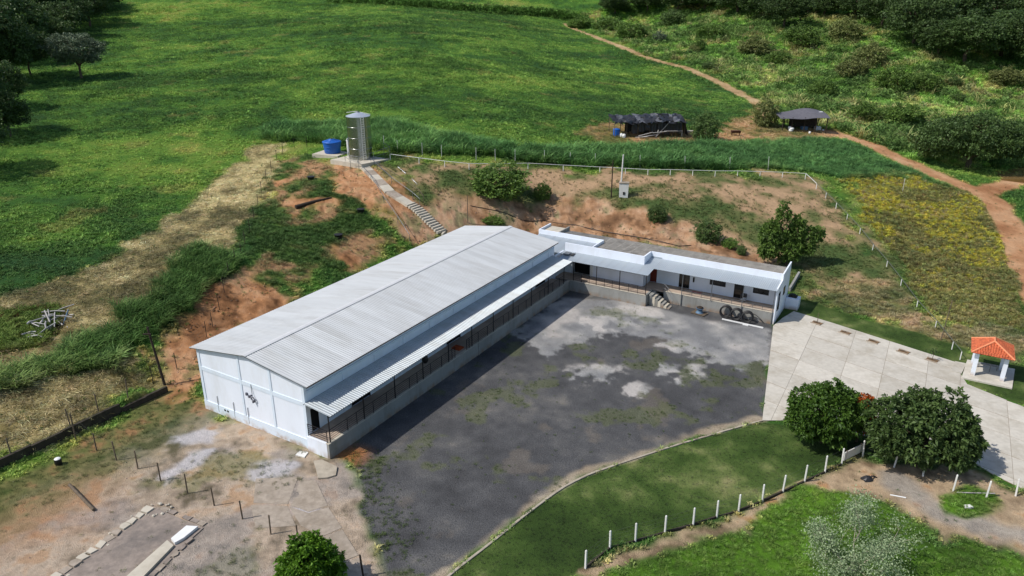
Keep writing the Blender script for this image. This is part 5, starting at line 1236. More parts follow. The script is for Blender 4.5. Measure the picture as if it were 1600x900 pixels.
# ------------------------------------------------------------------ loose things in the yard
def coil(loc, label, r, n, tilt):
    t = empty('pipe_coil', loc, -YAW); tag(t, label, 'coil', 'pipe coils against the office wall')
    for k in range(n):
        M = Matrix.Rotation(R(90) - tilt + rs_.uniform(-.05, .05), 3, 'X')
        MB().torus((rs_.uniform(-.03, .03), -0.06 * k + 0.1, r + 0.02 + rs_.uniform(0, .03)), r - 0.05 * (k % 3), 0.045, 30, 6, M).build('pipe_loop', 'black_plastic', t)
coil(LWp(18.1, 42.3), 'left coil of black pipe against the office wall', 0.62, 7, 0.3)
coil(LWp(19.3, 42.1), 'middle coil of black pipe against the office wall', 0.62, 8, 0.35)
coil(LWp(20.5, 42.0), 'right coil of black pipe with a loose end', 0.6, 8, 0.4)
t = tag(MB().tube([LWp(19.8, 42.5, 0.5) + Vector((0, 0, 0.6 * math.sin(math.pi * i / 10))) + DW * (2.4 * i / 10) - Vector((0, 0, 0.45 * i / 10)) for i in range(11)], 0.035, 6).build('loose_pipe', 'black_plastic'), 'loose black pipe bent over the right coil', 'pipe')
tag(MB().box(0, 4.4, -0.08, 0.08, 0.0, 0.1).box(2.3, 2.9, -0.3, -0.1, 0.0, 0.08).build('white_plank', 'white_plastic', None, LWp(18.0, 41.35), -YAW - R(1)), 'long white plank on the gravel before the coils', 'plank')
sp = empty('spool_pallet', LWp(15.4, 41.6), -YAW - R(12)); tag(sp, 'grey drum spool lying on a wooden pallet by the office wall', 'spool')
for i in range(5): MB().box(-0.8, 0.8, -0.55 + i * 0.23, -0.4 + i * 0.23, 0.1, 0.14).build('pallet_board', 'weathered_wood', sp)
for y in (-.5, 0, .45): MB().box(-0.75, 0.75, y, y + 0.08, 0, 0.098).build('pallet_bearer', 'weathered_wood', sp)
MB().lathe([(0.42, 0.142), (0.42, 0.2), (0.3, 0.22), (0.3, 0.62), (0.42, 0.64), (0.42, 0.7)], 18).build('spool_drum', 'blue_grey', sp)
MB().lathe([(0.34, 0.702), (0.36, 0.78), (0.2, 0.86), (0.02, 0.86)], 18).build('cable_wrap', 'dark_wood', sp)
BGS = 0.55
bg = empty('black_bag', (*(25.85, 45.84), 0.0)); tag(bg, 'crumpled black plastic bag on the sandy path', 'bag')
mb = MB(); vs_ = []; 
for i in range(5):
    for k in range(9):
        a = 2 * math.pi * k / 9; rr = (0.75, 0.7, 0.5, 0.28, 0.03)[i] * rs_.uniform(0.75, 1.2); rr *= BGS; vs_.append((rr * math.cos(a) * 1.1, rr * math.sin(a) * 0.7, (0.0, 0.12, 0.24, 0.3, 0.31)[i] + rs_.uniform(0, .05)))
mb.add(vs_, [(i * 9 + k, i * 9 + (k + 1) % 9, (i + 1) * 9 + (k + 1) % 9, (i + 1) * 9 + k) for i in range(4) for k in range(9)]).build('bag_body', 'black_sheet', bg)
MB().tube([(.3, .1, .25), (.6, .3, .12), (.8, .25, .03)], .06, 5).build('bag_neck', 'black_sheet', bg)
tag(MB().tube([(-0.5, 0, .05), (0.5, 0.1, .05)], 0.05, 6).build('white_tube', 'white_plastic', None, (*(27.12, 43.82), 0.0), R(-25)), 'short white tube lying on the sandy path', 'tube')
tag(MB().tube([(-1.3, 0, .06), (1.3, 0.1, .06)], 0.045, 6).build('thin_pole', 'grey_branch', None, (*(32.82, 44.18), 0.0), R(-5)), 'thin pale pole lying on the small green oval', 'pole')
tag(MB().prism([(-.3, -.15), (.3, -.1), (.2, .2), (-.25, .15)], 0, .12).build('pale_stone', 'white_concrete', None, (*(31.43, 42.69), 0.0)), 'pale stone on the small green oval', 'stone')
# branch pile in the hollow, logs and buckets on the knoll
bpz = Vector((-44.13, 65.31, 3.90)); bpz.z -= 0.5
bpl = empty('branch_pile', bpz); tag(bpl, 'tangled pile of grey sticks in the green hollow at left', 'pile')
for i in range(46):
    a = rs_.uniform(0, math.pi); l = rs_.uniform(0.5, 1.25); c = Vector((rs_.gauss(0, 0.7), rs_.gauss(0, 0.9), rs_.uniform(0.05, 1.0)))
    d = Vector((math.cos(a), math.sin(a), rs_.uniform(-.3, .3))) * l
    MB().tube([c - d, c + d * 0.1 + Vector((rs_.uniform(-.1, .1), rs_.uniform(-.1, .1), .06)), c + d], rs_.uniform(0.04, 0.08), 5).build('stick', 'grey_branch', bpl)
tag(MB().tube([(1.3, 0.2, 0.1), (1.7, 0.9, 1.4)], 0.07, 6).build('blue_stake', 'blue_grey', None, bpz), 'blue stake leaning on the stick pile', 'stake')
a, b = Vector((-28.57, 96.29, 6.47)), Vector((-24.55, 99.68, 6.97))
tag(MB().tube([a + Vector((0, 0, .2)), (a + b) / 2 + Vector((0, 0, .22)), b + Vector((0, 0, .1))], [0.28, 0.22, 0.12], 7).build('fallen_log', 'dark_wood'), 'long dark log lying across the grassy knoll', 'log')
a, b = Vector((-34.33, 69.31, 2.83)), Vector((-33.06, 72.66, 3.33)); tag(MB().tube([a + Vector((0, 0, .3)), b + Vector((0, 0, .3))], 0.14, 6).build('fallen_log', 'weathered_wood'), 'grey log on the weedy edge above the orange bank', 'log')
for nm, p, lb in (('black_tub', (-28.88, 106.29, 7.98), 'black tub standing on the upper grassy knoll'), ('black_tub', (-20.02, 96.45, 5.90), 'dark tub on bare soil of the lower knoll'), ('black_tub', (-21.72, 89.96, 4.41), 'small dark tub low on the knoll near the hall roof')):
    t = empty(nm, p); tag(t, lb, 'tub'); MB().lathe([(0.4, -0.1), (0.5, 0.45), (0.55, 0.5)], 12).build('tub_body', 'black_plastic', t); MB().lathe([(0.5, 0.502), (0.1, 0.52), (0.02, 0.52)], 12).build('tub_top', 'dark_frame', t)
for p, q, lb in (((-16.81, 109.80, 8.98), (-15.38, 107.35, 8.58), 'upper'), ((-14.24, 105.51, 8.16), (-13.37, 104.14, 7.75), 'lower')):
    tag(MB().tube([Vector(p) + Vector((0, 0, .1)), Vector(q) + Vector((0, 0, .1))], .06, 5).build('white_stick', 'sack_white'), f'{lb} of two pale sticks on the grass right of the walkway', 'stick')
# black irrigation hose along the bank foot
tag(MB().tube([tuple(Vector((p[0], p[1], hz(p[0], p[1]) + 0.06))) for p in densify([(-5.80, 101.82), (0.00, 102.24), (4.52, 102.34), (8.96, 101.20), (13.96, 98.15), (21.68, 93.20), (23.34, 93.19)], 1.0)], 0.05, 5).build('hose', 'black_plastic'), 'black hose running along the orange bank behind the wing', 'hose')
# pond
pz = 3.2
tag(MB().prism([(86.01, 132.95), (99.98, 146.47), (114.97, 153.59), (101.06, 133.25), (86.05, 124.10), (82.55, 124.65)], 2.4, 3.78).build('pond', mat('pond_water', S(122, 96, 58), 0.08, var=0.1, scale=0.3, spec=0.5)), 'brown pond behind the spreading tree', 'pond', kind='structure')

# ------------------------------------------------------------------ foliage materials
def leaf_mat(name, dark, light, rough=0.55, trans=0.25, rand=0.15):
    m, nt, b = new_mat(name)
    N, L = nt.nodes, nt.links
    at = N.new('ShaderNodeAttribute'); at.attribute_name = 'shade'
    mx = N.new('ShaderNodeMix'); mx.data_type = 'RGBA'
    mx.inputs['A'].default_value = (*dark, 1); mx.inputs['B'].default_value = (*light, 1)
    L.new(at.outputs['Fac'], mx.inputs['Factor'])
    oi = N.new('ShaderNodeObjectInfo'); mr = N.new('ShaderNodeMapRange'); mr.inputs[3].default_value = 1 - rand; mr.inputs[4].default_value = 1 + rand
    L.new(oi.outputs['Random'], mr.inputs[0])
    sc = N.new('ShaderNodeVectorMath'); sc.operation = 'SCALE'; L.new(mx.outputs['Result'], sc.inputs[0]); L.new(mr.outputs[0], sc.inputs['Scale'])
    L.new(sc.outputs[0], b.inputs['Base Color']); b.inputs['Roughness'].default_value = rough; b.inputs['Specular IOR Level'].default_value = 0.3
    tr = N.new('ShaderNodeBsdfTranslucent'); L.new(sc.outputs[0], tr.inputs['Color'])
    ms = N.new('ShaderNodeMixShader'); ms.inputs[0].default_value = trans
    L.new(b.outputs[0], ms.inputs[1]); L.new(tr.outputs[0], ms.inputs[2]); L.new(ms.outputs[0], N['Material Output'].inputs['Surface'])
    return m

def tint_mat(name, trans=0.25):
    m, nt, b = new_mat(name)
    N, L = nt.nodes, nt.links
    at = N.new('ShaderNodeAttribute'); at.attribute_type = 'INSTANCER'; at.attribute_name = 'tint'
    sh = N.new('ShaderNodeAttribute'); sh.attribute_name = 'shade'
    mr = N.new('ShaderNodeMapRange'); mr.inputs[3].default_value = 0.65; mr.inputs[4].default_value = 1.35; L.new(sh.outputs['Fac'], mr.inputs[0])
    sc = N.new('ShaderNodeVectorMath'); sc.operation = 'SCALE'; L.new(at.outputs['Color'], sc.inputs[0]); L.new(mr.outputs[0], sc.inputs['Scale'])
    L.new(sc.outputs[0], b.inputs['Base Color']); b.inputs['Roughness'].default_value = 0.7; b.inputs['Specular IOR Level'].default_value = 0.15
    tr = N.new('ShaderNodeBsdfTranslucent'); L.new(sc.outputs[0], tr.inputs['Color'])
    ms = N.new('ShaderNodeMixShader'); ms.inputs[0].default_value = trans
    L.new(b.outputs[0], ms.inputs[1]); L.new(tr.outputs[0], ms.inputs[2]); L.new(ms.outputs[0], N['Material Output'].inputs['Surface'])
    return m
tint_mat('grass_blade')
leaf_mat('mango_leaf', S(38, 66, 22), S(88, 118, 42))
leaf_mat('dark_tree_leaf', S(44, 68, 36), S(108, 132, 70))
leaf_mat('bright_mango_leaf', S(54, 92, 20), S(118, 160, 46))
leaf_mat('pale_leaf', S(108, 130, 90), S(172, 188, 146), trans=0.25)
leaf_mat('bush_leaf', S(58, 88, 38), S(120, 148, 66))
leaf_mat('grey_bush_leaf', S(84, 96, 50), S(142, 148, 88))
leaf_mat('wood_leaf', S(42, 62, 34), S(90, 114, 58))
leaf_mat('silver_leaf', S(60, 76, 58), S(120, 134, 104))
leaf_mat('flower_leaf', S(120, 60, 20), S(190, 96, 36))
mat('bark', S(92, 80, 66), 0.95, var=0.3, scale=6, bump=0.4, bscale=25)
mat('pale_bark', S(176, 168, 150), 0.9, var=0.2, scale=6)

def quad_mesh(name, co, shade, material):
    """co: (n,4,3) quads; shade: (n,)"""
    n = len(co); me = bpy.data.meshes.new(name)
    me.vertices.add(n * 4); me.vertices.foreach_set('co', co.reshape(-1).astype(np.float32))
    me.loops.add(n * 4); me.loops.foreach_set('vertex_index', np.arange(n * 4, dtype=np.int32))
    me.polygons.add(n); me.polygons.foreach_set('loop_start', np.arange(0, n * 4, 4, dtype=np.int32))
    at = me.attributes.new('shade', 'FLOAT', 'POINT'); at.data.foreach_set('value', np.repeat(shade, 4).astype(np.float32))
    me.materials.append(MATS[material]); me.update(); me.validate()
    return me

def unit(v): return v / (np.linalg.norm(v, axis=-1, keepdims=True) + 1e-9)

def leaf_quads(base, direc, length, width, rg):
    """diamond leaves from base along direc"""
    n = len(base); side = unit(np.cross(direc, unit(rg.normal(size=(n, 3)))))
    L_ = length[:, None]; W_ = width[:, None]
    droop = np.zeros((n, 3)); droop[:, 2] = -0.25 * length
    return np.stack([base, base + direc * L_ * 0.45 + side * W_, base + direc * L_ + droop, base + direc * L_ * 0.45 - side * W_], 1)

def crown_mesh(name, lobes, nclump, per, leaf, material, seed, clump=0.5, rosette=False, gap=0.35, shell=(0.7, 1.05), wid=0.22, flat=0.0):
    rg = np.random.default_rng(seed)
    lob = np.array(lobes, float); vol = (lob[:, 3] * lob[:, 4] * lob[:, 5]) ** 0.67
    C_ = []; Nn = []
    while sum(len(c) for c in C_) < nclump:
        m = nclump
        k = rg.choice(len(lob), m, p=vol / vol.sum()); d = unit(rg.normal(size=(m, 3)))
        r = rg.uniform(shell[0] ** 3, shell[1] ** 3, m) ** (1 / 3)
        bump = 1 + 0.22 * np.sin(d[:, 0] * 5 + seed) * np.cos(d[:, 1] * 6 + k) + 0.12 * np.sin(d[:, 2] * 7 + 2 * k)
        p = lob[k, :3] + d * lob[k, 3:6] * (r * bump)[:, None]
        keep = (p[:, 2] > lob[:, 2].min() - lob[:, 5].max() * 0.75)
        # deep inside another lobe: hardly seen, mostly dropped
        for L_ in lob:
            q = ((p - L_[:3]) / L_[3:6]); keep &= ~((np.linalg.norm(q, axis=1) < 0.62) & (rg.random(m) < 0.85))
        g = np.sin(p[:, 0] * 2.3 + seed) + np.sin(p[:, 1] * 2.7 + seed * 2) + np.sin(p[:, 2] * 3.1) + rg.normal(size=m) * 0.8
        keep &= g > (-3 + 3 * gap)
        C_.append(p[keep]); Nn.append(unit(d / lob[k, 3:6])[keep])
    c = np.concatenate(C_)[:nclump]; nn = np.concatenate(Nn)[:nclump]
    tot = nclump * per
    ci = np.repeat(np.arange(nclump), per)
    if rosette:
        dirs = unit(nn[ci] * 0.55 + unit(rg.normal(size=(tot, 3))) * 0.9 + np.array([0, 0, 0.15]))
        base = c[ci] + rg.normal(size=(tot, 3)) * clump * 0.18
    else:
        base = c[ci] + rg.normal(size=(tot, 3)) * clump * np.array([0.5, 0.5, 0.38 * (1 - flat)]); dirs = unit(unit(rg.normal(size=(tot, 3))) + nn[ci] * 0.5)
    ln = leaf * rg.uniform(0.55, 1.45, tot)
    cs = rg.random(nclump)
    shade = np.clip(0.15 + 0.45 * cs[ci] + 0.4 * rg.random(tot) ** 1.5, 0, 1)
    return quad_mesh(name, leaf_quads(base, dirs, ln, ln * wid, rg), shade, material)

def trunk_mesh(name, lobes, h0, r, material, seed, forks=None, lean=0.0):
    rr = random.Random(seed); mb = MB()
    top = Vector((lean, 0, h0)); mb.tube([(0, 0, -0.25), (lean * .4, rr.uniform(-.05, .05), h0 * .5), top], [r * 1.25, r, r * .8], 7)
    for L_ in lobes:
        c = Vector(L_[:3]); mid = top.lerp(c, 0.5) + Vector((rr.uniform(-.2, .2), rr.uniform(-.2, .2), 0.15)) * (c - top).length * 0.3
        mb.tube([top - Vector((0, 0, h0 * .2)), mid, c], [r * .6, r * .4, r * .18], 5)
        for _ in range(3):
            e = c + Vector((rr.uniform(-1, 1) * L_[3], rr.uniform(-1, 1) * L_[4], rr.uniform(-.3, .9) * L_[5])) * 0.8
            mb.tube([mid.lerp(c, .5), (mid + e) / 2 + Vector((0, 0, .1)), e], [r * .25, r * .16, r * .06], 4)
    return mb.mesh(name, material)

def place_tree(name, label, cat, base, crown, trunk, scale=(1, 1, 1), rz=0.0, group=None):
    t = empty(name, base, rz); tag(t, label, cat, group)
    link('trunk', trunk, t, scale=scale); link('crown', crown, t, scale=scale)
    return t

# ------------------------------------------------------------------ near trees
lb1 = [(0, 0, 3.0, 2.6, 2.4, 1.9), (1.3, 0.5, 2.5, 1.9, 1.9, 1.5), (-1.4, -0.3, 2.5, 1.7, 1.8, 1.5), (0.2, -1.0, 2.2, 2.0, 1.5, 1.4)]
place_tree('mango_tree', 'dense round mango tree on the lawn edge beside the driveway', 'tree', (24.42, 50.87) + (0.0,), crown_mesh('crown', lb1, 2000, 14, 0.28, 'mango_leaf', 1, 0.3, True, 0.5), trunk_mesh('trunk', lb1, 1.4, 0.22, 'bark', 1), (0.94, 0.94, 0.98))
lb2 = [(-1.9, 0.4, 3.4, 2.0, 2.0, 1.9), (1.2, 0.3, 3.7, 2.2, 2.1, 1.9), (0, -0.9, 2.7, 2.6, 1.7, 1.5), (2.6, -0.6, 2.5, 1.5, 1.5, 1.4), (-0.3, 0.8, 4.2, 1.7, 1.6, 1.3), (2.0, -1.2, 1.9, 1.6, 1.2, 1.1), (-3.0, -0.3, 2.6, 1.0, 1.2, 1.2)]
place_tree('broad_tree', 'broad dark green tree with star-shaped leaf clusters by the driveway', 'tree', (30.35, 47.67) + (0.0,), crown_mesh('crown', lb2, 2300, 13, 0.32, 'dark_tree_leaf', 2, 0.3, True, 0.62, (0.6, 1.14)), trunk_mesh('trunk', lb2, 1.5, 0.24, 'bark', 2), (0.93, 0.93, 1.0))
lbo = [(0, 0, 2.2, 0.7, 0.7, 1.3), (0.3, 0.2, 3.2, 0.6, 0.6, 0.7)]
place_tree('orange_shrub', 'shrub with orange leaves squeezed between the two round trees', 'shrub', (27.20, 50.87) + (0.0,), crown_mesh('crown', lbo, 160, 12, 0.3, 'flower_leaf', 3, 0.3, True, 0.2), trunk_mesh('trunk', lbo, 1.2, 0.1, 'bark', 3))
lb3 = [(0, 0, 2.7, 2.2, 2.1, 2.1), (0.5, 0.3, 1.9, 2.1, 2.0, 1.5), (-0.6, -0.4, 2.0, 1.9, 1.9, 1.5)]
place_tree('round_mango_bush', 'bright round mango tree at the bottom edge of the picture', 'tree', (-11.90, 35.21) + (0.0,), crown_mesh('crown', lb3, 1700, 14, 0.34, 'bright_mango_leaf', 4, 0.28, True, 0.3), trunk_mesh('trunk', lb3, 1.0, 0.2, 'bark', 4), (0.68, 0.68, 0.72))
# wispy pale sapling: mostly twigs
rr = random.Random(5); tw = MB(); tips = []
def twig(p, d, l, r, n):
    q = p + d * l; m = (p + q) / 2 + Vector((rr.uniform(-.08, .08), rr.uniform(-.08, .08), .05)) * l; tw.tube([p, m, q], [r, r * .8, r * .55], 4, False); tips.append(q)
    if n > 0:
        for _ in range(3):
            dd = (d + Vector((rr.uniform(-.9, .9), rr.uniform(-.9, .9), rr.uniform(-.3, .5)))).normalized(); twig(q if rr.random() < .6 else m, dd, l * rr.uniform(.6, .85), r * .55, n - 1)
for a in range(5): twig(Vector((0, 0, 0.2)), Vector((math.cos(a * 1.26) * .9, math.sin(a * 1.26) * .9, rr.uniform(.7, 1.1))).normalized(), 1.75, 0.05, 3)
rg = np.random.default_rng(6); tp_ = np.array([tuple(t) for t in tips]); k = rg.integers(0, len(tp_), 11000)
base = tp_[k] + rg.normal(size=(11000, 3)) * 0.28; dr = unit(rg.normal(size=(11000, 3)) + np.array([0, 0, .2])); ln = 0.13 * rg.uniform(.6, 1.3, 11000)
sp_ = empty('pale_sapling', (20.74, 36.27) + (0.0,)); tag(sp_, 'wispy sapling with pale grey-green leaves in the bright meadow', 'sapling')
tw.build('trunk', 'pale_bark', sp_); link('crown', quad_mesh('crown', leaf_quads(base, dr, ln, ln * .3, rg), rg.random(11000), 'pale_leaf'), sp_)
lb5 = [(-2.6, 0.1, 3.4, 0.95, 0.9, 2.4), (-1.2, 0, 4.9, 0.95, 0.9, 2.7), (0.8, 0.2, 4.1, 0.85, 0.9, 2.3), (2.3, 0, 3.3, 1.0, 0.9, 1.5), (3.3, 0.1, 4.0, 0.7, 0.7, 0.8), (-0.2, -0.4, 2.1, 2.3, 1.1, 1.3)]
place_tree('lobed_tree', 'dark leafy tree of several upright lobes behind the office wing', 'tree', (34.32, 88.55, 1.34), crown_mesh('crown', lb5, 1300, 13, 0.32, 'bush_leaf', 7, 0.34, True, 0.62, (0.5, 1.1)), trunk_mesh('trunk', lb5, 1.6, 0.22, 'bark', 7))

# ------------------------------------------------------------------ shared far trees and bushes (unit height and width)
def U(seed, n=4, flat=1.0):
    r_ = random.Random(seed); out = [(0, 0, 0.58, 0.36, 0.36, 0.36 * flat)]
    for i in range(n):
        a = 2 * math.pi * i / n + r_.uniform(-.4, .4); out.append((0.24 * math.cos(a), 0.24 * math.sin(a), 0.42 + r_.uniform(0, .28), 0.24, 0.24, 0.24 * flat))
    return out
TREES = {}
for i, (mt, sd, flat) in enumerate((('wood_leaf', 21, 1.0), ('wood_leaf', 22, 0.8), ('bush_leaf', 23, 0.9), ('silver_leaf', 24, 0.9), ('bush_leaf', 25, 1.0), ('grey_bush_leaf', 26, 1.0))):
    lo_b = U(sd, 4 + i % 3, flat)
    TREES[i] = (crown_mesh('crown', lo_b, 650, 24, 0.026, mt, sd, 0.05, False, 0.42, (0.6, 1.12), 0.42), trunk_mesh('trunk', lo_b, 0.3, 0.022, 'bark', sd))
BUSH = {}
for i, (mt, sd) in enumerate((('bush_leaf', 31), ('grey_bush_leaf', 32), ('dark_tree_leaf', 33), ('silver_leaf', 34))):
    lo_b = [(0, 0, 0.45, 0.42, 0.42, 0.46), (0.2, 0.1, 0.35, 0.3, 0.3, 0.3), (-0.2, -0.1, 0.35, 0.3, 0.3, 0.32), (0.05, -0.22, 0.3, 0.3, 0.26, 0.28)]
    BUSH[i] = (crown_mesh('crown', lo_b, 420, 18, 0.05, mt, sd, 0.07, False, 0.35, (0.6, 1.15), 0.35), trunk_mesh('trunk', lo_b, 0.12, 0.03, 'bark', sd))
rt = random.Random(17)
def tree(kind, base, w, h, label, cat='tree', group=None, name='tree'):
    c, t = (TREES if cat == 'tree' else BUSH)[kind]
    return place_tree(name, label, cat, base, c, t, (w, w, h), rt.uniform(0, 6.28), group)
# singled out trees and bushes
lbr = [(0, 0, 6.6, 6.0, 5.0, 2.4), (-5.0, 0.3, 5.2, 4.2, 4.0, 2.2), (4.8, 0.2, 5.6, 4.6, 4.0, 2.4), (0.5, -2.8, 4.8, 6.0, 3.2, 2.0), (6.8, -0.8, 4.2, 2.8, 2.8, 1.8), (-7.0, 0, 3.8, 2.4, 2.6, 1.6)]
place_tree('spreading_tree', 'wide spreading dark tree above the dirt road at right', 'tree', (80.50, 131.43, 4.25), crown_mesh('crown', lbr, 1600, 20, 0.34, 'wood_leaf', 40, 0.65, False, 0.4, (0.6, 1.05), 0.35), trunk_mesh('trunk', lbr, 2.2, 0.45, 'bark', 40))
tree(3, (-99.95, 180.50, 14.56), 12.5, 10.5, 'silvery tree with open crown at the edge of the pasture', name='silvery_tree')
for kind, base, w, h, lb in (
        (0, (-1.83, 105.15, 6.20), 7.70, 4.81, 'wide dark bush above the bank behind the hall'),
        (0, (4.46, 106.28, 5.15), 2.15, 2.73, 'small bush right of the wide dark bush'),
        (2, (19.87, 99.05, 3.90), 2.48, 2.48, 'round dark bush on the bank behind the office wing'),
        (2, (25.67, 94.31, 2.67), 3.18, 3.00, 'dark bush at the right end of the orange bank'),
        (0, (28.31, 93.05, 2.29), 2.10, 1.22, 'low bush right of the dark bank bush'),
        (2, (34.84, 136.38, 8.20), 4.62, 5.10, 'round dark bush right of the black shed'),
        (1, (50.70, 153.07, 8.12), 5.22, 5.48, 'loose olive bush left of the open shed'),
        (2, (29.30, 91.07, 1.83), 1.20, 1.37, 'tiny bush left of the lobed tree'),
        (0, (-2.66, 100.18, 3.02), 2.79, 1.49, 'low green bush behind the hall roof ridge'),
        (0, (64.98, 167.81, 8.23), 4.21, 2.87, 'dark bush right behind the open shed'),
        (0, (96.44, 196.11, 9.66), 8.01, 6.91, 'dense round bush in the middle of the hillside'),
        (0, (82.90, 161.26, 6.79), 8.37, 5.08, 'wide bush thicket above the dirt road'),
        (2, (114.45, 200.51, 10.43), 3.21, 2.54, 'small round bush on the bright right hillside'),
        (2, (109.99, 189.43, 8.15), 3.33, 2.15, 'small low bush below the small round hillside bush'),
        (0, (75.70, 187.72, 9.29), 6.04, 4.78, 'dark bush on the hillside above the open shed'),
        (0, (75.17, 162.47, 7.40), 6.01, 4.41, 'bush beside the road above the crop strip'),
        (0, (59.10, 248.73, 15.82), 3.56, 4.47, 'small dark bush beside the far track'),
        (2, (56.19, 223.07, 12.69), 3.87, 2.18, 'low dark bush by the bend of the far track'),
        (1, (57.11, 246.99, 15.56), 3.54, 2.39, 'low greyish bush left of the small dark track bush'),
        (3, (49.67, 266.51, 17.48), 4.18, 3.67, 'small silvery bush near the far track'),
        (0, (41.64, 278.28, 18.08), 11.89, 6.12, 'large bush at the top of the far track'),
        (0, (37.60, 310.78, 18.72), 11.03, 5.97, 'bush left of the large bush at the track top'),
        (0, (26.82, 317.32, 19.88), 9.89, 4.78, 'bush at the very start of the far track'),
        (1, (104.84, 249.11, 19.26), 9.94, 6.86, 'olive bush high on the hillside'),
        (0, (90.44, 247.59, 17.44), 10.61, 6.83, 'dark bush high on the hillside'),
        (1, (100.87, 219.91, 14.02), 9.51, 6.12, 'olive bush in the mid hillside'),
        (0, (78.24, 230.32, 13.49), 6.64, 4.17, 'bush on the left part of the hillside'),
        (1, (75.21, 242.95, 15.46), 10.45, 5.05, 'olive thicket left on the hillside below the wood'),
        (0, (67.30, 268.38, 18.61), 9.55, 5.17, 'dark bush below the wood above the far track'),
        (2, (63.71, 316.91, 20.86), 9.87, 6.50, 'dark bush at the wood edge above the track'),
        (0, (104.92, 197.87, 9.93), 8.66, 4.74, 'bush right of the dense round hillside bush'),
        (1, (91.96, 210.70, 11.81), 8.55, 5.01, 'greyish thicket left of the dense round bush'),
        (1, (129.66, 203.86, 10.87), 8.89, 4.01, 'olive thicket at the right edge of the hillside'),
        ):
    tree(kind, base, w, h, lb, 'bush', name='bush')
for kind, base, w, h, nth in (
        (1, (-79.70, 109.37, 8.31), 11.32, 12.26, 'first'),
        (0, (-91.41, 128.37, 10.09), 13.06, 16.32, 'second'),
        (1, (-117.60, 172.57, 14.27), 21.38, 19.96, 'third'),
        (0, (-133.06, 200.98, 16.76), 23.00, 21.36, 'fourth'),
        (1, (-176.85, 277.45, 24.47), 26.70, 15.57, 'fifth'),
        (0, (-152.25, 236.61, 19.95), 24.90, 22.98, 'sixth'),
        (0, (-98.60, 149.28, 11.95), 8.74, 9.36, 'seventh'),
        (1, (-85.85, 129.01, 9.97), 7.66, 8.75, 'eighth'),
        (1, (-112.43, 173.40, 14.18), 15.75, 15.75, 'ninth'),
        (1, (-127.37, 202.38, 16.65), 16.54, 16.54, 'tenth'),
        (0, (-181.37, 298.51, 26.07), 26.25, 16.70, 'eleventh'),
        (0, (-147.97, 242.29, 20.01), 23.52, 21.56, 'twelfth'),
        (0, (-112.90, 182.91, 14.90), 10.54, 12.04, 'thirteenth'),
        (1, (-153.67, 257.48, 21.17), 22.84, 19.73, 'fourteenth'),
        (0, (-126.25, 213.68, 17.41), 13.93, 10.45, 'fifteenth'),
        (1, (-134.28, 231.49, 18.81), 16.90, 13.15, 'sixteenth'),
        (1, (-172.57, 303.86, 25.49), 26.74, 17.01, 'seventeenth'),
        (1, (-139.27, 248.96, 20.04), 18.11, 16.10, 'eighteenth'),
        (0, (-157.72, 284.59, 22.96), 22.86, 18.29, 'nineteenth'),
        (0, (-170.38, 316.48, 27.55), 22.72, 12.62, 'twentieth'),
        (0, (-146.56, 275.99, 22.01), 17.77, 15.54, 'twenty-first'),
        (0, (-159.34, 306.45, 25.43), 17.16, 13.48, 'twenty-second'),
        (1, (-159.97, 315.68, 27.09), 15.12, 10.08, 'twenty-third'),
        ):
    tree(kind, base, w, h, nth + ' dark tree from the left in the shaded upper left wood', 'tree', 'wood at the upper left', 'wood_tree')
for kind, base, w, h, nth in (
        (1, (44.39, 346.82, 24.43), 13.87, 9.43, 'first'),
        (0, (57.83, 344.69, 25.52), 16.52, 9.91, 'second'),
        (0, (69.50, 334.35, 25.24), 16.04, 10.69, 'third'),
        (1, (78.75, 328.72, 26.36), 21.00, 10.50, 'fourth'),
        (0, (87.25, 311.65, 25.30), 19.94, 11.22, 'fifth'),
        (1, (92.78, 292.94, 23.99), 21.14, 11.74, 'sixth'),
        (0, (93.02, 271.77, 21.55), 17.51, 13.13, 'seventh'),
        (1, (107.22, 291.40, 25.80), 18.65, 11.65, 'eighth'),
        (1, (111.16, 283.28, 25.15), 15.88, 10.21, 'ninth'),
        (1, (117.77, 274.54, 24.56), 17.61, 11.01, 'tenth'),
        (0, (120.49, 257.96, 22.13), 18.70, 13.50, 'eleventh'),
        (0, (119.43, 235.40, 18.20), 21.02, 16.24, 'twelfth'),
        (0, (138.11, 269.14, 24.73), 21.58, 12.95, 'thirteenth'),
        (1, (121.42, 222.86, 16.22), 16.36, 10.91, 'fourteenth'),
        (0, (137.95, 251.39, 21.07), 22.32, 16.23, 'fifteenth'),
        (0, (125.98, 216.90, 14.96), 23.07, 13.31, 'sixteenth'),
        (0, (156.67, 271.55, 25.06), 23.94, 13.06, 'seventeenth'),
        (1, (154.09, 256.45, 21.22), 22.75, 14.48, 'eighteenth'),
        (1, (139.50, 223.30, 15.48), 21.88, 14.59, 'nineteenth'),
        (0, (165.82, 257.01, 21.19), 22.80, 14.51, 'twentieth'),
        (0, (141.21, 213.65, 13.21), 19.30, 15.79, 'twenty-first'),
        ):
    tree(kind, base, w, h, nth + ' dark tree from the left in the wood along the upper right edge', 'tree', 'wood at the upper right', 'hill_tree')

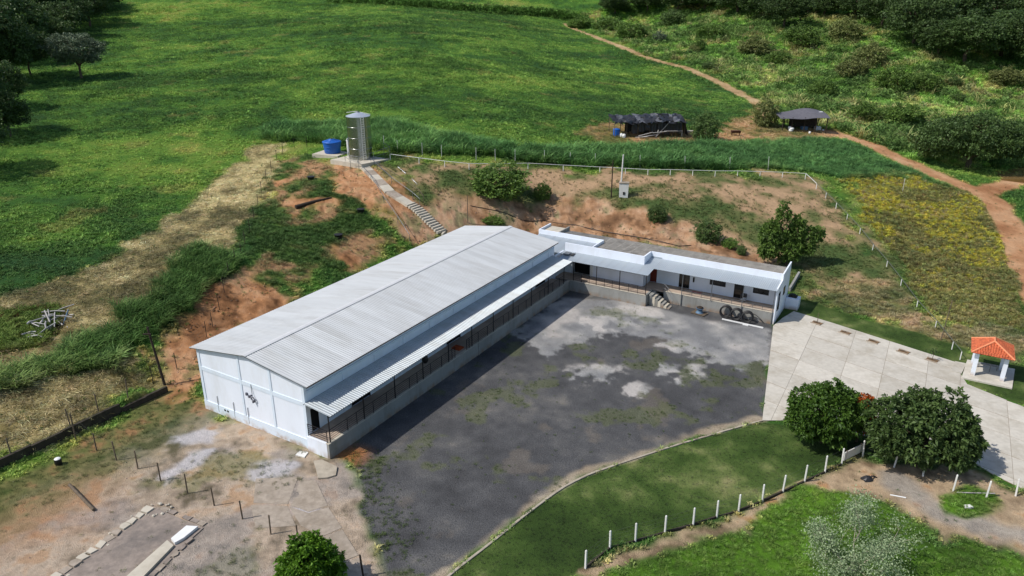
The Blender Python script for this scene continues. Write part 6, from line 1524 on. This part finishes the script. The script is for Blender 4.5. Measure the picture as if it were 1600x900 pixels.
# ------------------------------------------------------------------ scattered ground plants (instanced)
def blade_mesh(name, n, h, spread, w, seed, lean=0.5, base_r=0.15):
    rg = np.random.default_rng(seed); a = rg.uniform(0, 2 * np.pi, n); r = base_r * np.sqrt(rg.random(n))
    b = np.stack([r * np.cos(a), r * np.sin(a), np.zeros(n)], 1); a2 = a + rg.normal(size=n) * 0.7
    d = unit(np.stack([np.cos(a2) * lean * rg.random(n) * 2, np.sin(a2) * lean * rg.random(n) * 2, np.ones(n)], 1))
    ln = h * rg.uniform(0.55, 1.1, n); sd = np.stack([-np.sin(a2), np.cos(a2), np.zeros(n)], 1)
    tip = b + d * ln[:, None] + np.stack([np.cos(a2), np.sin(a2), -np.ones(n) * 0.4], 1) * (spread * ln)[:, None]
    mid = b + d * ln[:, None] * 0.6
    q = np.stack([b - sd * w * .5, mid - sd * w, tip, mid + sd * w], 1)
    return quad_mesh(name, q, rg.random(n), 'grass_blade')
def clump_mesh(name, n, seed, leaf=0.3, wid=0.35):
    rg = np.random.default_rng(seed); d = unit(rg.normal(size=(n, 3))); d[:, 2] = np.abs(d[:, 2]); p = d * np.array([0.5, 0.5, 0.62]) * rg.uniform(0.35, 1.0, n)[:, None]
    dr = unit(d + rg.normal(size=(n, 3)) * 0.7); ln = leaf * rg.uniform(0.6, 1.3, n)
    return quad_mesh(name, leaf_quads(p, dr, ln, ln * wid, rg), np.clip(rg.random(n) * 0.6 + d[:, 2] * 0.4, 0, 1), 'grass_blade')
def straw_mesh(name, n, seed):
    rg = np.random.default_rng(seed); p = np.stack([rg.uniform(-.6, .6, n), rg.uniform(-.6, .6, n), rg.uniform(0.02, .22, n)], 1); a0 = rg.uniform(0, 6.28)
    a = a0 + rg.normal(size=n) * 0.9; d = np.stack([np.cos(a), np.sin(a), rg.normal(size=n) * .12], 1); ln = rg.uniform(.4, 1.0, n)
    return quad_mesh(name, leaf_quads(p, d, ln, np.full(n, .03), rg), rg.random(n), 'grass_blade')
tint_mat('stone_tint', 0.0)
def rock_mesh(name, seed):
    r_ = random.Random(seed); mb = MB(); mb.lathe([(0.42, -0.1), (0.5, 0.12), (0.34, 0.32), (0.02, 0.4)], 6, False)
    mb.v = [(x * r_.uniform(.7, 1.25), y * r_.uniform(.6, 1.1), z * r_.uniform(.75, 1.2)) for x, y, z in mb.v]
    me = mb.mesh(name, 'stone_tint'); at = me.attributes.new('shade', 'FLOAT', 'POINT'); at.data.foreach_set('value', np.full(len(mb.v), 0.5, np.float32))
    return me
def coll(name, meshes):
    c = bpy.data.collections.new(name)
    for m in meshes: c.objects.link(bpy.data.objects.new(m.name, m))
    return c
COLL = {
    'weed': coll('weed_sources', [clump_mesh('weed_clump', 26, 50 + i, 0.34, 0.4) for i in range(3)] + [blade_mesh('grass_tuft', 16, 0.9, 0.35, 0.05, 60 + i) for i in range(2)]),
    'grass': coll('grass_sources', [blade_mesh('grass_tuft', 18, 0.9, 0.4, 0.05, 70 + i, 0.8, 0.35) for i in range(4)]),
    'tall': coll('tall_sources', [blade_mesh('tall_tuft', 26, 1.0, 0.45, 0.022, 80 + i, 0.5, 0.32) for i in range(4)]),
    'straw': coll('straw_sources', [straw_mesh('straw_tuft', 16, 90 + i) for i in range(4)]),
    'stone': coll('stone_sources', [rock_mesh('stone', 120 + i) for i in range(4)]),
    'bushy': coll('bushy_sources', [clump_mesh('bushy_clump', 60, 95 + i, 0.24, 0.35) for i in range(3)] + [blade_mesh('cane_tuft', 34, 1.1, 0.45, 0.03, 98, 0.6, 0.3)]),
}
def scatter(name, label, cat, kind, x, y, size, tint, sink=0.03, hscale=1.0):
    n = len(x)
    if n == 0: return
    z = height(x, y) - sink * size
    me = bpy.data.meshes.new(name); me.vertices.add(n); me.vertices.foreach_set('co', np.stack([x, y, z], 1).ravel().astype(np.float32))
    for nm, tp, dat in (('tint', 'FLOAT_COLOR', np.concatenate([tint, np.ones((n, 1))], 1)), ('psize', 'FLOAT_VECTOR', np.stack([size, size, size * hscale * rng.uniform(.8, 1.25, n)], 1)), ('prot', 'FLOAT_VECTOR', np.stack([rng.normal(size=n) * .12, rng.normal(size=n) * .12, rng.uniform(0, 6.28, n)], 1))):
        at = me.attributes.new(nm, tp, 'POINT'); at.data.foreach_set('color' if tp == 'FLOAT_COLOR' else 'vector', dat.ravel().astype(np.float32))
    me.update()
    ng = bpy.data.node_groups.new(name + '_nodes', 'GeometryNodeTree')
    ng.interface.new_socket('Geometry', in_out='INPUT', socket_type='NodeSocketGeometry'); ng.interface.new_socket('Geometry', in_out='OUTPUT', socket_type='NodeSocketGeometry')
    N, L = ng.nodes, ng.links
    gi = N.new('NodeGroupInput'); go = N.new('NodeGroupOutput'); ip = N.new('GeometryNodeInstanceOnPoints'); ci = N.new('GeometryNodeCollectionInfo')
    ci.inputs['Collection'].default_value = COLL[kind]; ci.inputs['Separate Children'].default_value = True; ci.inputs['Reset Children'].default_value = True
    L.new(gi.outputs[0], ip.inputs['Points']); L.new(ci.outputs[0], ip.inputs['Instance']); ip.inputs['Pick Instance'].default_value = True
    a1 = N.new('GeometryNodeInputNamedAttribute'); a1.data_type = 'FLOAT_VECTOR'; a1.inputs['Name'].default_value = 'psize'; L.new(a1.outputs['Attribute'], ip.inputs['Scale'])
    a2 = N.new('GeometryNodeInputNamedAttribute'); a2.data_type = 'FLOAT_VECTOR'; a2.inputs['Name'].default_value = 'prot'
    e2 = N.new('FunctionNodeEulerToRotation'); L.new(a2.outputs['Attribute'], e2.inputs[0]); L.new(e2.outputs[0], ip.inputs['Rotation'])
    rv = N.new('FunctionNodeRandomValue'); rv.data_type = 'INT'; rv.inputs['Max'].default_value = 9
    L.new(rv.outputs[2], ip.inputs['Instance Index'])
    L.new(ip.outputs[0], go.inputs[0])
    me.materials.append(MATS['grass_blade'])
    o = link(name, me); md = o.modifiers.new('plants', 'NODES'); md.node_group = ng
    tag(o, label, cat, kind='stuff')
    return o

def scatter_all():
    X, Y = [], []
    for r0, r1, dens in ((30, 70, 15), (70, 115, 12), (115, 200, 6.5), (200, 345, 2.4), (345, 440, 1.2)):
        n = int(0.5 * R(88) * (r1 * r1 - r0 * r0) * dens); a = rng.uniform(-R(44), R(44), n); r = np.sqrt(rng.uniform(r0 * r0, r1 * r1, n)); X.append(r * np.sin(a)); Y.append(r * np.cos(a))
    x = np.concatenate(X); y = np.concatenate(Y)
    W, top, names = zone_fields(x, y)
    # nothing grows under the buildings or on the slabs
    d = np.stack([x - ORG.x, y - ORG.y]); w_ = d[0] * DW.x + d[1] * DW.y; l_ = d[0] * DL.x + d[1] * DL.y
    ok = ~((w_ > -14.6) & (w_ < 0.15) & (l_ > -0.1) & (l_ < 49)) & ~((w_ > -8) & (w_ < 24.6) & (l_ > 40.3) & (l_ < 49.4)) & (sdpoly(x, y, drive_poly) > 0.05)
    gp_ = ((x - gx.x) * math.cos(ga) + (y - gx.y) * math.sin(ga)); gq = (-(x - gx.x) * math.sin(ga) + (y - gx.y) * math.cos(ga))
    ok &= ~((gp_ > -2.9) & (gp_ < 2.2) & (gq > -1.2) & (gq < 3.3))
    ok &= np.hypot(x - tp.x, y - tp.y) > 3.2
    ok &= np.hypot(x - bp_.x, y - bp_.y) > 2.4
    ok &= sdline(x, y, [p[:2] for p in wk] + [p[:2] for p in ss]) > 0.9
    col = np.clip(land_colour(x, y, W), 0.006, 0.85)
    n1 = fbm(x, y * 1.6, 9.0, 2, 4); n2 = fbm(x, y, 2.2, 3, 3); n4 = fbm(x, y * 1.3, 14.0, 201, 4); u = rng.random(len(x)); v = rng.random(len(x)); rr_ = np.hypot(x, y)
    jit = np.exp(rng.normal(size=len(x)) * 0.16)[:, None] * np.exp(rng.normal(size=(len(x), 3)) * np.array([0.08, 0.04, 0.08]))
    tint = col * jit; lum = (tint * np.array([0.25, 0.65, 0.10])).sum(1, keepdims=True); tint = tint * 0.74 + lum * np.array([1.0, 1.0, 0.85]) * 0.26
    green = np.array(S(58, 88, 34)); dgreen = np.array(S(38, 68, 32))
    def Zm(k): return ok & (top == names.index(k))
    def put(name, label, cat, kind, m, size, t, hs=1.0, boost=1.5): 
        i = np.where(m)[0]; scatter(name, label, cat, kind, x[i], y[i], size[i] if np.ndim(size) else np.full(len(i), size), np.clip(t[i] * boost, 0.004, 0.9), hscale=hs)
    far = 1 + 0.5 * sm(120, 240, rr_)
    big = sm(0.45, 0.62, n4)
    p = Zm('pasture')
    put('pasture_grass', 'low green grass and herbs covering the pasture', 'grass', 'weed', p & (u < 0.75), (0.22 + 0.25 * v + 0.28 * big * v) * far, mixc(tint, dgreen, 0.15 * big) * np.array([1.14, 1.08, 0.80]), 0.8, 2.15)
    h = Zm('hill')
    put('hill_grass', 'rough bright grass covering the far hillside', 'grass', 'grass', h & (u < 0.7), (0.5 + 0.8 * v), tint * np.array([0.97, 1.08, 0.8]), 1.0, 2.3)
    put('hill_scrub', 'mixed low scrub and cane clumps on the far hillside', 'scrub', 'bushy', h & (u > 0.7) & (u < 0.70 + 0.07 + 0.22 * (n4 > 0.52)), (0.9 + 1.9 * v * v), mixc(tint, np.array(S(60, 80, 36)), 0.5))
    put('cane_clumps', 'beige-topped cane clumps standing on the far hillside', 'cane', 'tall', h & (u > 0.988) & (n1 > 0.44), (1.4 + 1.8 * v), mixc(tint, np.array(S(168, 158, 104)), 0.55), 1.0, 1.5)
    s = Zm('scrub'); dens = sm(0.62, 0.40, n1)
    put('slope_weeds', 'thin weeds on the brown slope behind the wing', 'weeds', 'weed', s & (u < 0.10 + 0.42 * dens), 0.15 + 0.32 * v, mixc(tint, np.array(S(92, 102, 56)), 0.6))
    put('knoll_grass', 'grass on the knoll below the tanks', 'grass', 'grass', Zm('knoll') & (u < 0.25 + 0.65 * sm(0.66, 0.5, n1)), 0.25 + 0.35 * v, mixc(tint, green, 0.4))
    put('bank_weeds', 'scattered weeds on the bare orange bank', 'weeds', 'weed', Zm('bank') & (u < 0.035 + 0.12 * (n2 > 0.6)), 0.12 + 0.3 * v * v, mixc(tint, green, 0.8))
    st_ = Zm('straw')
    put('cut_straw', 'loose cut straw lying in swathes', 'straw', 'straw', st_ & (u < 0.55), 0.45 + 0.4 * v, tint, 1.0, 1.7)
    put('straw_weeds', 'few green tufts standing in the straw', 'weeds', 'weed', st_ & (u > 0.965), 0.15 + 0.3 * v, mixc(tint, green, 0.7))
    put('hollow_grass', 'tall grass inside the small hollow', 'grass', 'grass', Zm('hollow') & (u < 0.8), 0.3 + 0.4 * v, mixc(tint, np.array(S(90, 118, 40)), 0.5))
    put('tall_weeds', 'tall dark weeds along the left bank', 'weeds', 'tall', Zm('weeds') & (u < 0.9), 0.7 + 0.8 * v, mixc(tint, np.array(S(84, 112, 46)), 0.25), 1.05, 2.45)
    lu = Zm('lush'); left = sm(50, 25, x)
    put('crop_plants', 'dense crop of tall green plants behind the pipe fence', 'crop', 'tall', lu & (u < 0.95), (0.55 + 0.5 * v) * (1 + 1.0 * left), tint * np.array([1.0, 1.03, 0.95]), 1.0, 2.4)
    put('trodden_grass', 'dry grass around the far sheds', 'grass', 'grass', Zm('track') & (u < 0.4), 0.2 + 0.35 * v, tint)
    fl = Zm('flowers'); fy = np.clip(0.5 + (fbm(x, y, 38.0, 1, 4) - 0.5) + (n1 - 0.5) * 2.2, 0, 1); q = (rng.random(len(x)) < 0.6 * sm(92, 110, y + 0.25 * x) * sm(0.30, 0.5, fy))
    yel = np.where(q[:, None], np.array(S(148, 142, 56))[None], mixc(tint, np.array(S(106, 104, 62)), 0.6)) * jit
    put('flower_weeds', 'weeds with yellow flowers right of the pipe fence', 'weeds', 'bushy', fl & (u < 0.95), 0.28 + 0.38 * v, yel)
    put('dry_grass', 'dry tufts above the back lawn', 'grass', 'grass', Zm('dry') & (u < 0.6), 0.2 + 0.35 * v, tint)
    gl = fbm(x, y, 6.0, 40, 4)
    put('lot_weeds', 'small weeds in the dirt lot', 'weeds', 'grass', Zm('lot') & (u < 0.01 + 0.28 * sm(0.52, 0.66, gl) + 0.3 * sm(8, 3, sdline(x, y, [WL0, WL1]))), 0.1 + 0.2 * v, mixc(tint, np.array(S(84, 96, 46)), 0.6), 1.0, 1.1)
    put('path_weeds', 'small weeds on the sandy path', 'weeds', 'grass', Zm('path') & (u < 0.02), 0.08 + 0.15 * v, mixc(tint, green, 0.9), 1.0, 1.15)
    put('meadow_grass', 'bright fresh grass at the lower right', 'grass', 'grass', Zm('meadow') & (u < 0.95), 0.14 + 0.2 * v, tint * np.array([1.0, 0.98, 0.74]), 1.0, 1.45)
    ge = fbm(x, y, 3.2, 88, 4); edge = sm(3.2, 0.6, sdline(x, y, [(ORG.x + 1.5, ORG.y - 1.0), (-11.40, 47.02), (-9.96, 42.21), (-8.15, 39.01), (-7.16, 33.60)]))
    put('yard_weeds', 'small weeds growing through the yard gravel', 'weeds', 'grass', Zm('yard') & (u < 0.012 + 0.30 * sm(0.63, 0.72, ge) + 0.6 * edge), 0.07 + 0.13 * v + 0.12 * v * edge, mixc(tint, np.array(S(70, 88, 38)), 0.85), 1.0, 1.2)
    put('bank_clods', 'loose earth clods on the bare bank', 'clods', 'stone', Zm('bank') & (u > 0.72), 0.05 + 0.24 * v ** 3, tint, 1.0, 1.0)
    put('lot_stones', 'small stones and crumbs on the dirt lot', 'stones', 'stone', Zm('lot') & (u > 0.86), 0.03 + 0.12 * v ** 4, tint, 1.0, 1.1)
    put('yard_gravel', 'coarse gravel stones lying on the yard', 'gravel', 'stone', Zm('yard') & (u > 0.45), 0.03 + 0.05 * v ** 2, tint * np.exp(rng.normal(size=(len(x), 1)) * 0.3), 1.0, 1.1)
    put('lawn_grass', 'short mown grass blades of the lawns', 'grass', 'grass', Zm('lawn'), 0.07 + 0.05 * v, tint, 0.8, 1.3)
    put('track_grass', 'grass tufts on the field track', 'grass', 'grass', (Zm('ftrack') | Zm('road')) & (u < 0.05), 0.15 + 0.2 * v, mixc(tint, green, 0.5))
def mixc(a, b, t):
    t = np.asarray(t); t = t[:, None] if t.ndim else t
    return a * (1 - t) + np.asarray(b)[None] * t
scatter_all()
# hedge of tall cane along the far rim of the pasture
def cane_hedge():
    hl = [(-71.59, 321.43), (-50.42, 316.52), (-30.01, 313.46), (-15.23, 317.68), (0.00, 329.75), (16.17, 336.46), (28.18, 334.39)]
    n = 1500; t = rng.random(n) * (len(hl) - 1); i = t.astype(int); f = t - i; P = np.array(hl)
    p = P[i] * (1 - f)[:, None] + P[np.minimum(i + 1, len(hl) - 1)] * f[:, None] + rng.normal(size=(n, 2)) * np.array([1.5, 2.2]) + np.array([0, 3.0])
    c = np.array(S(70, 98, 42))[None] * np.exp(rng.normal(size=(n, 1)) * .25) * 1.4
    scatter('cane_hedge', 'dark hedge of tall cane along the far rim of the pasture', 'hedge', 'bushy', p[:, 0], p[:, 1], rng.uniform(1.8, 3.6, n), c)
cane_hedge()
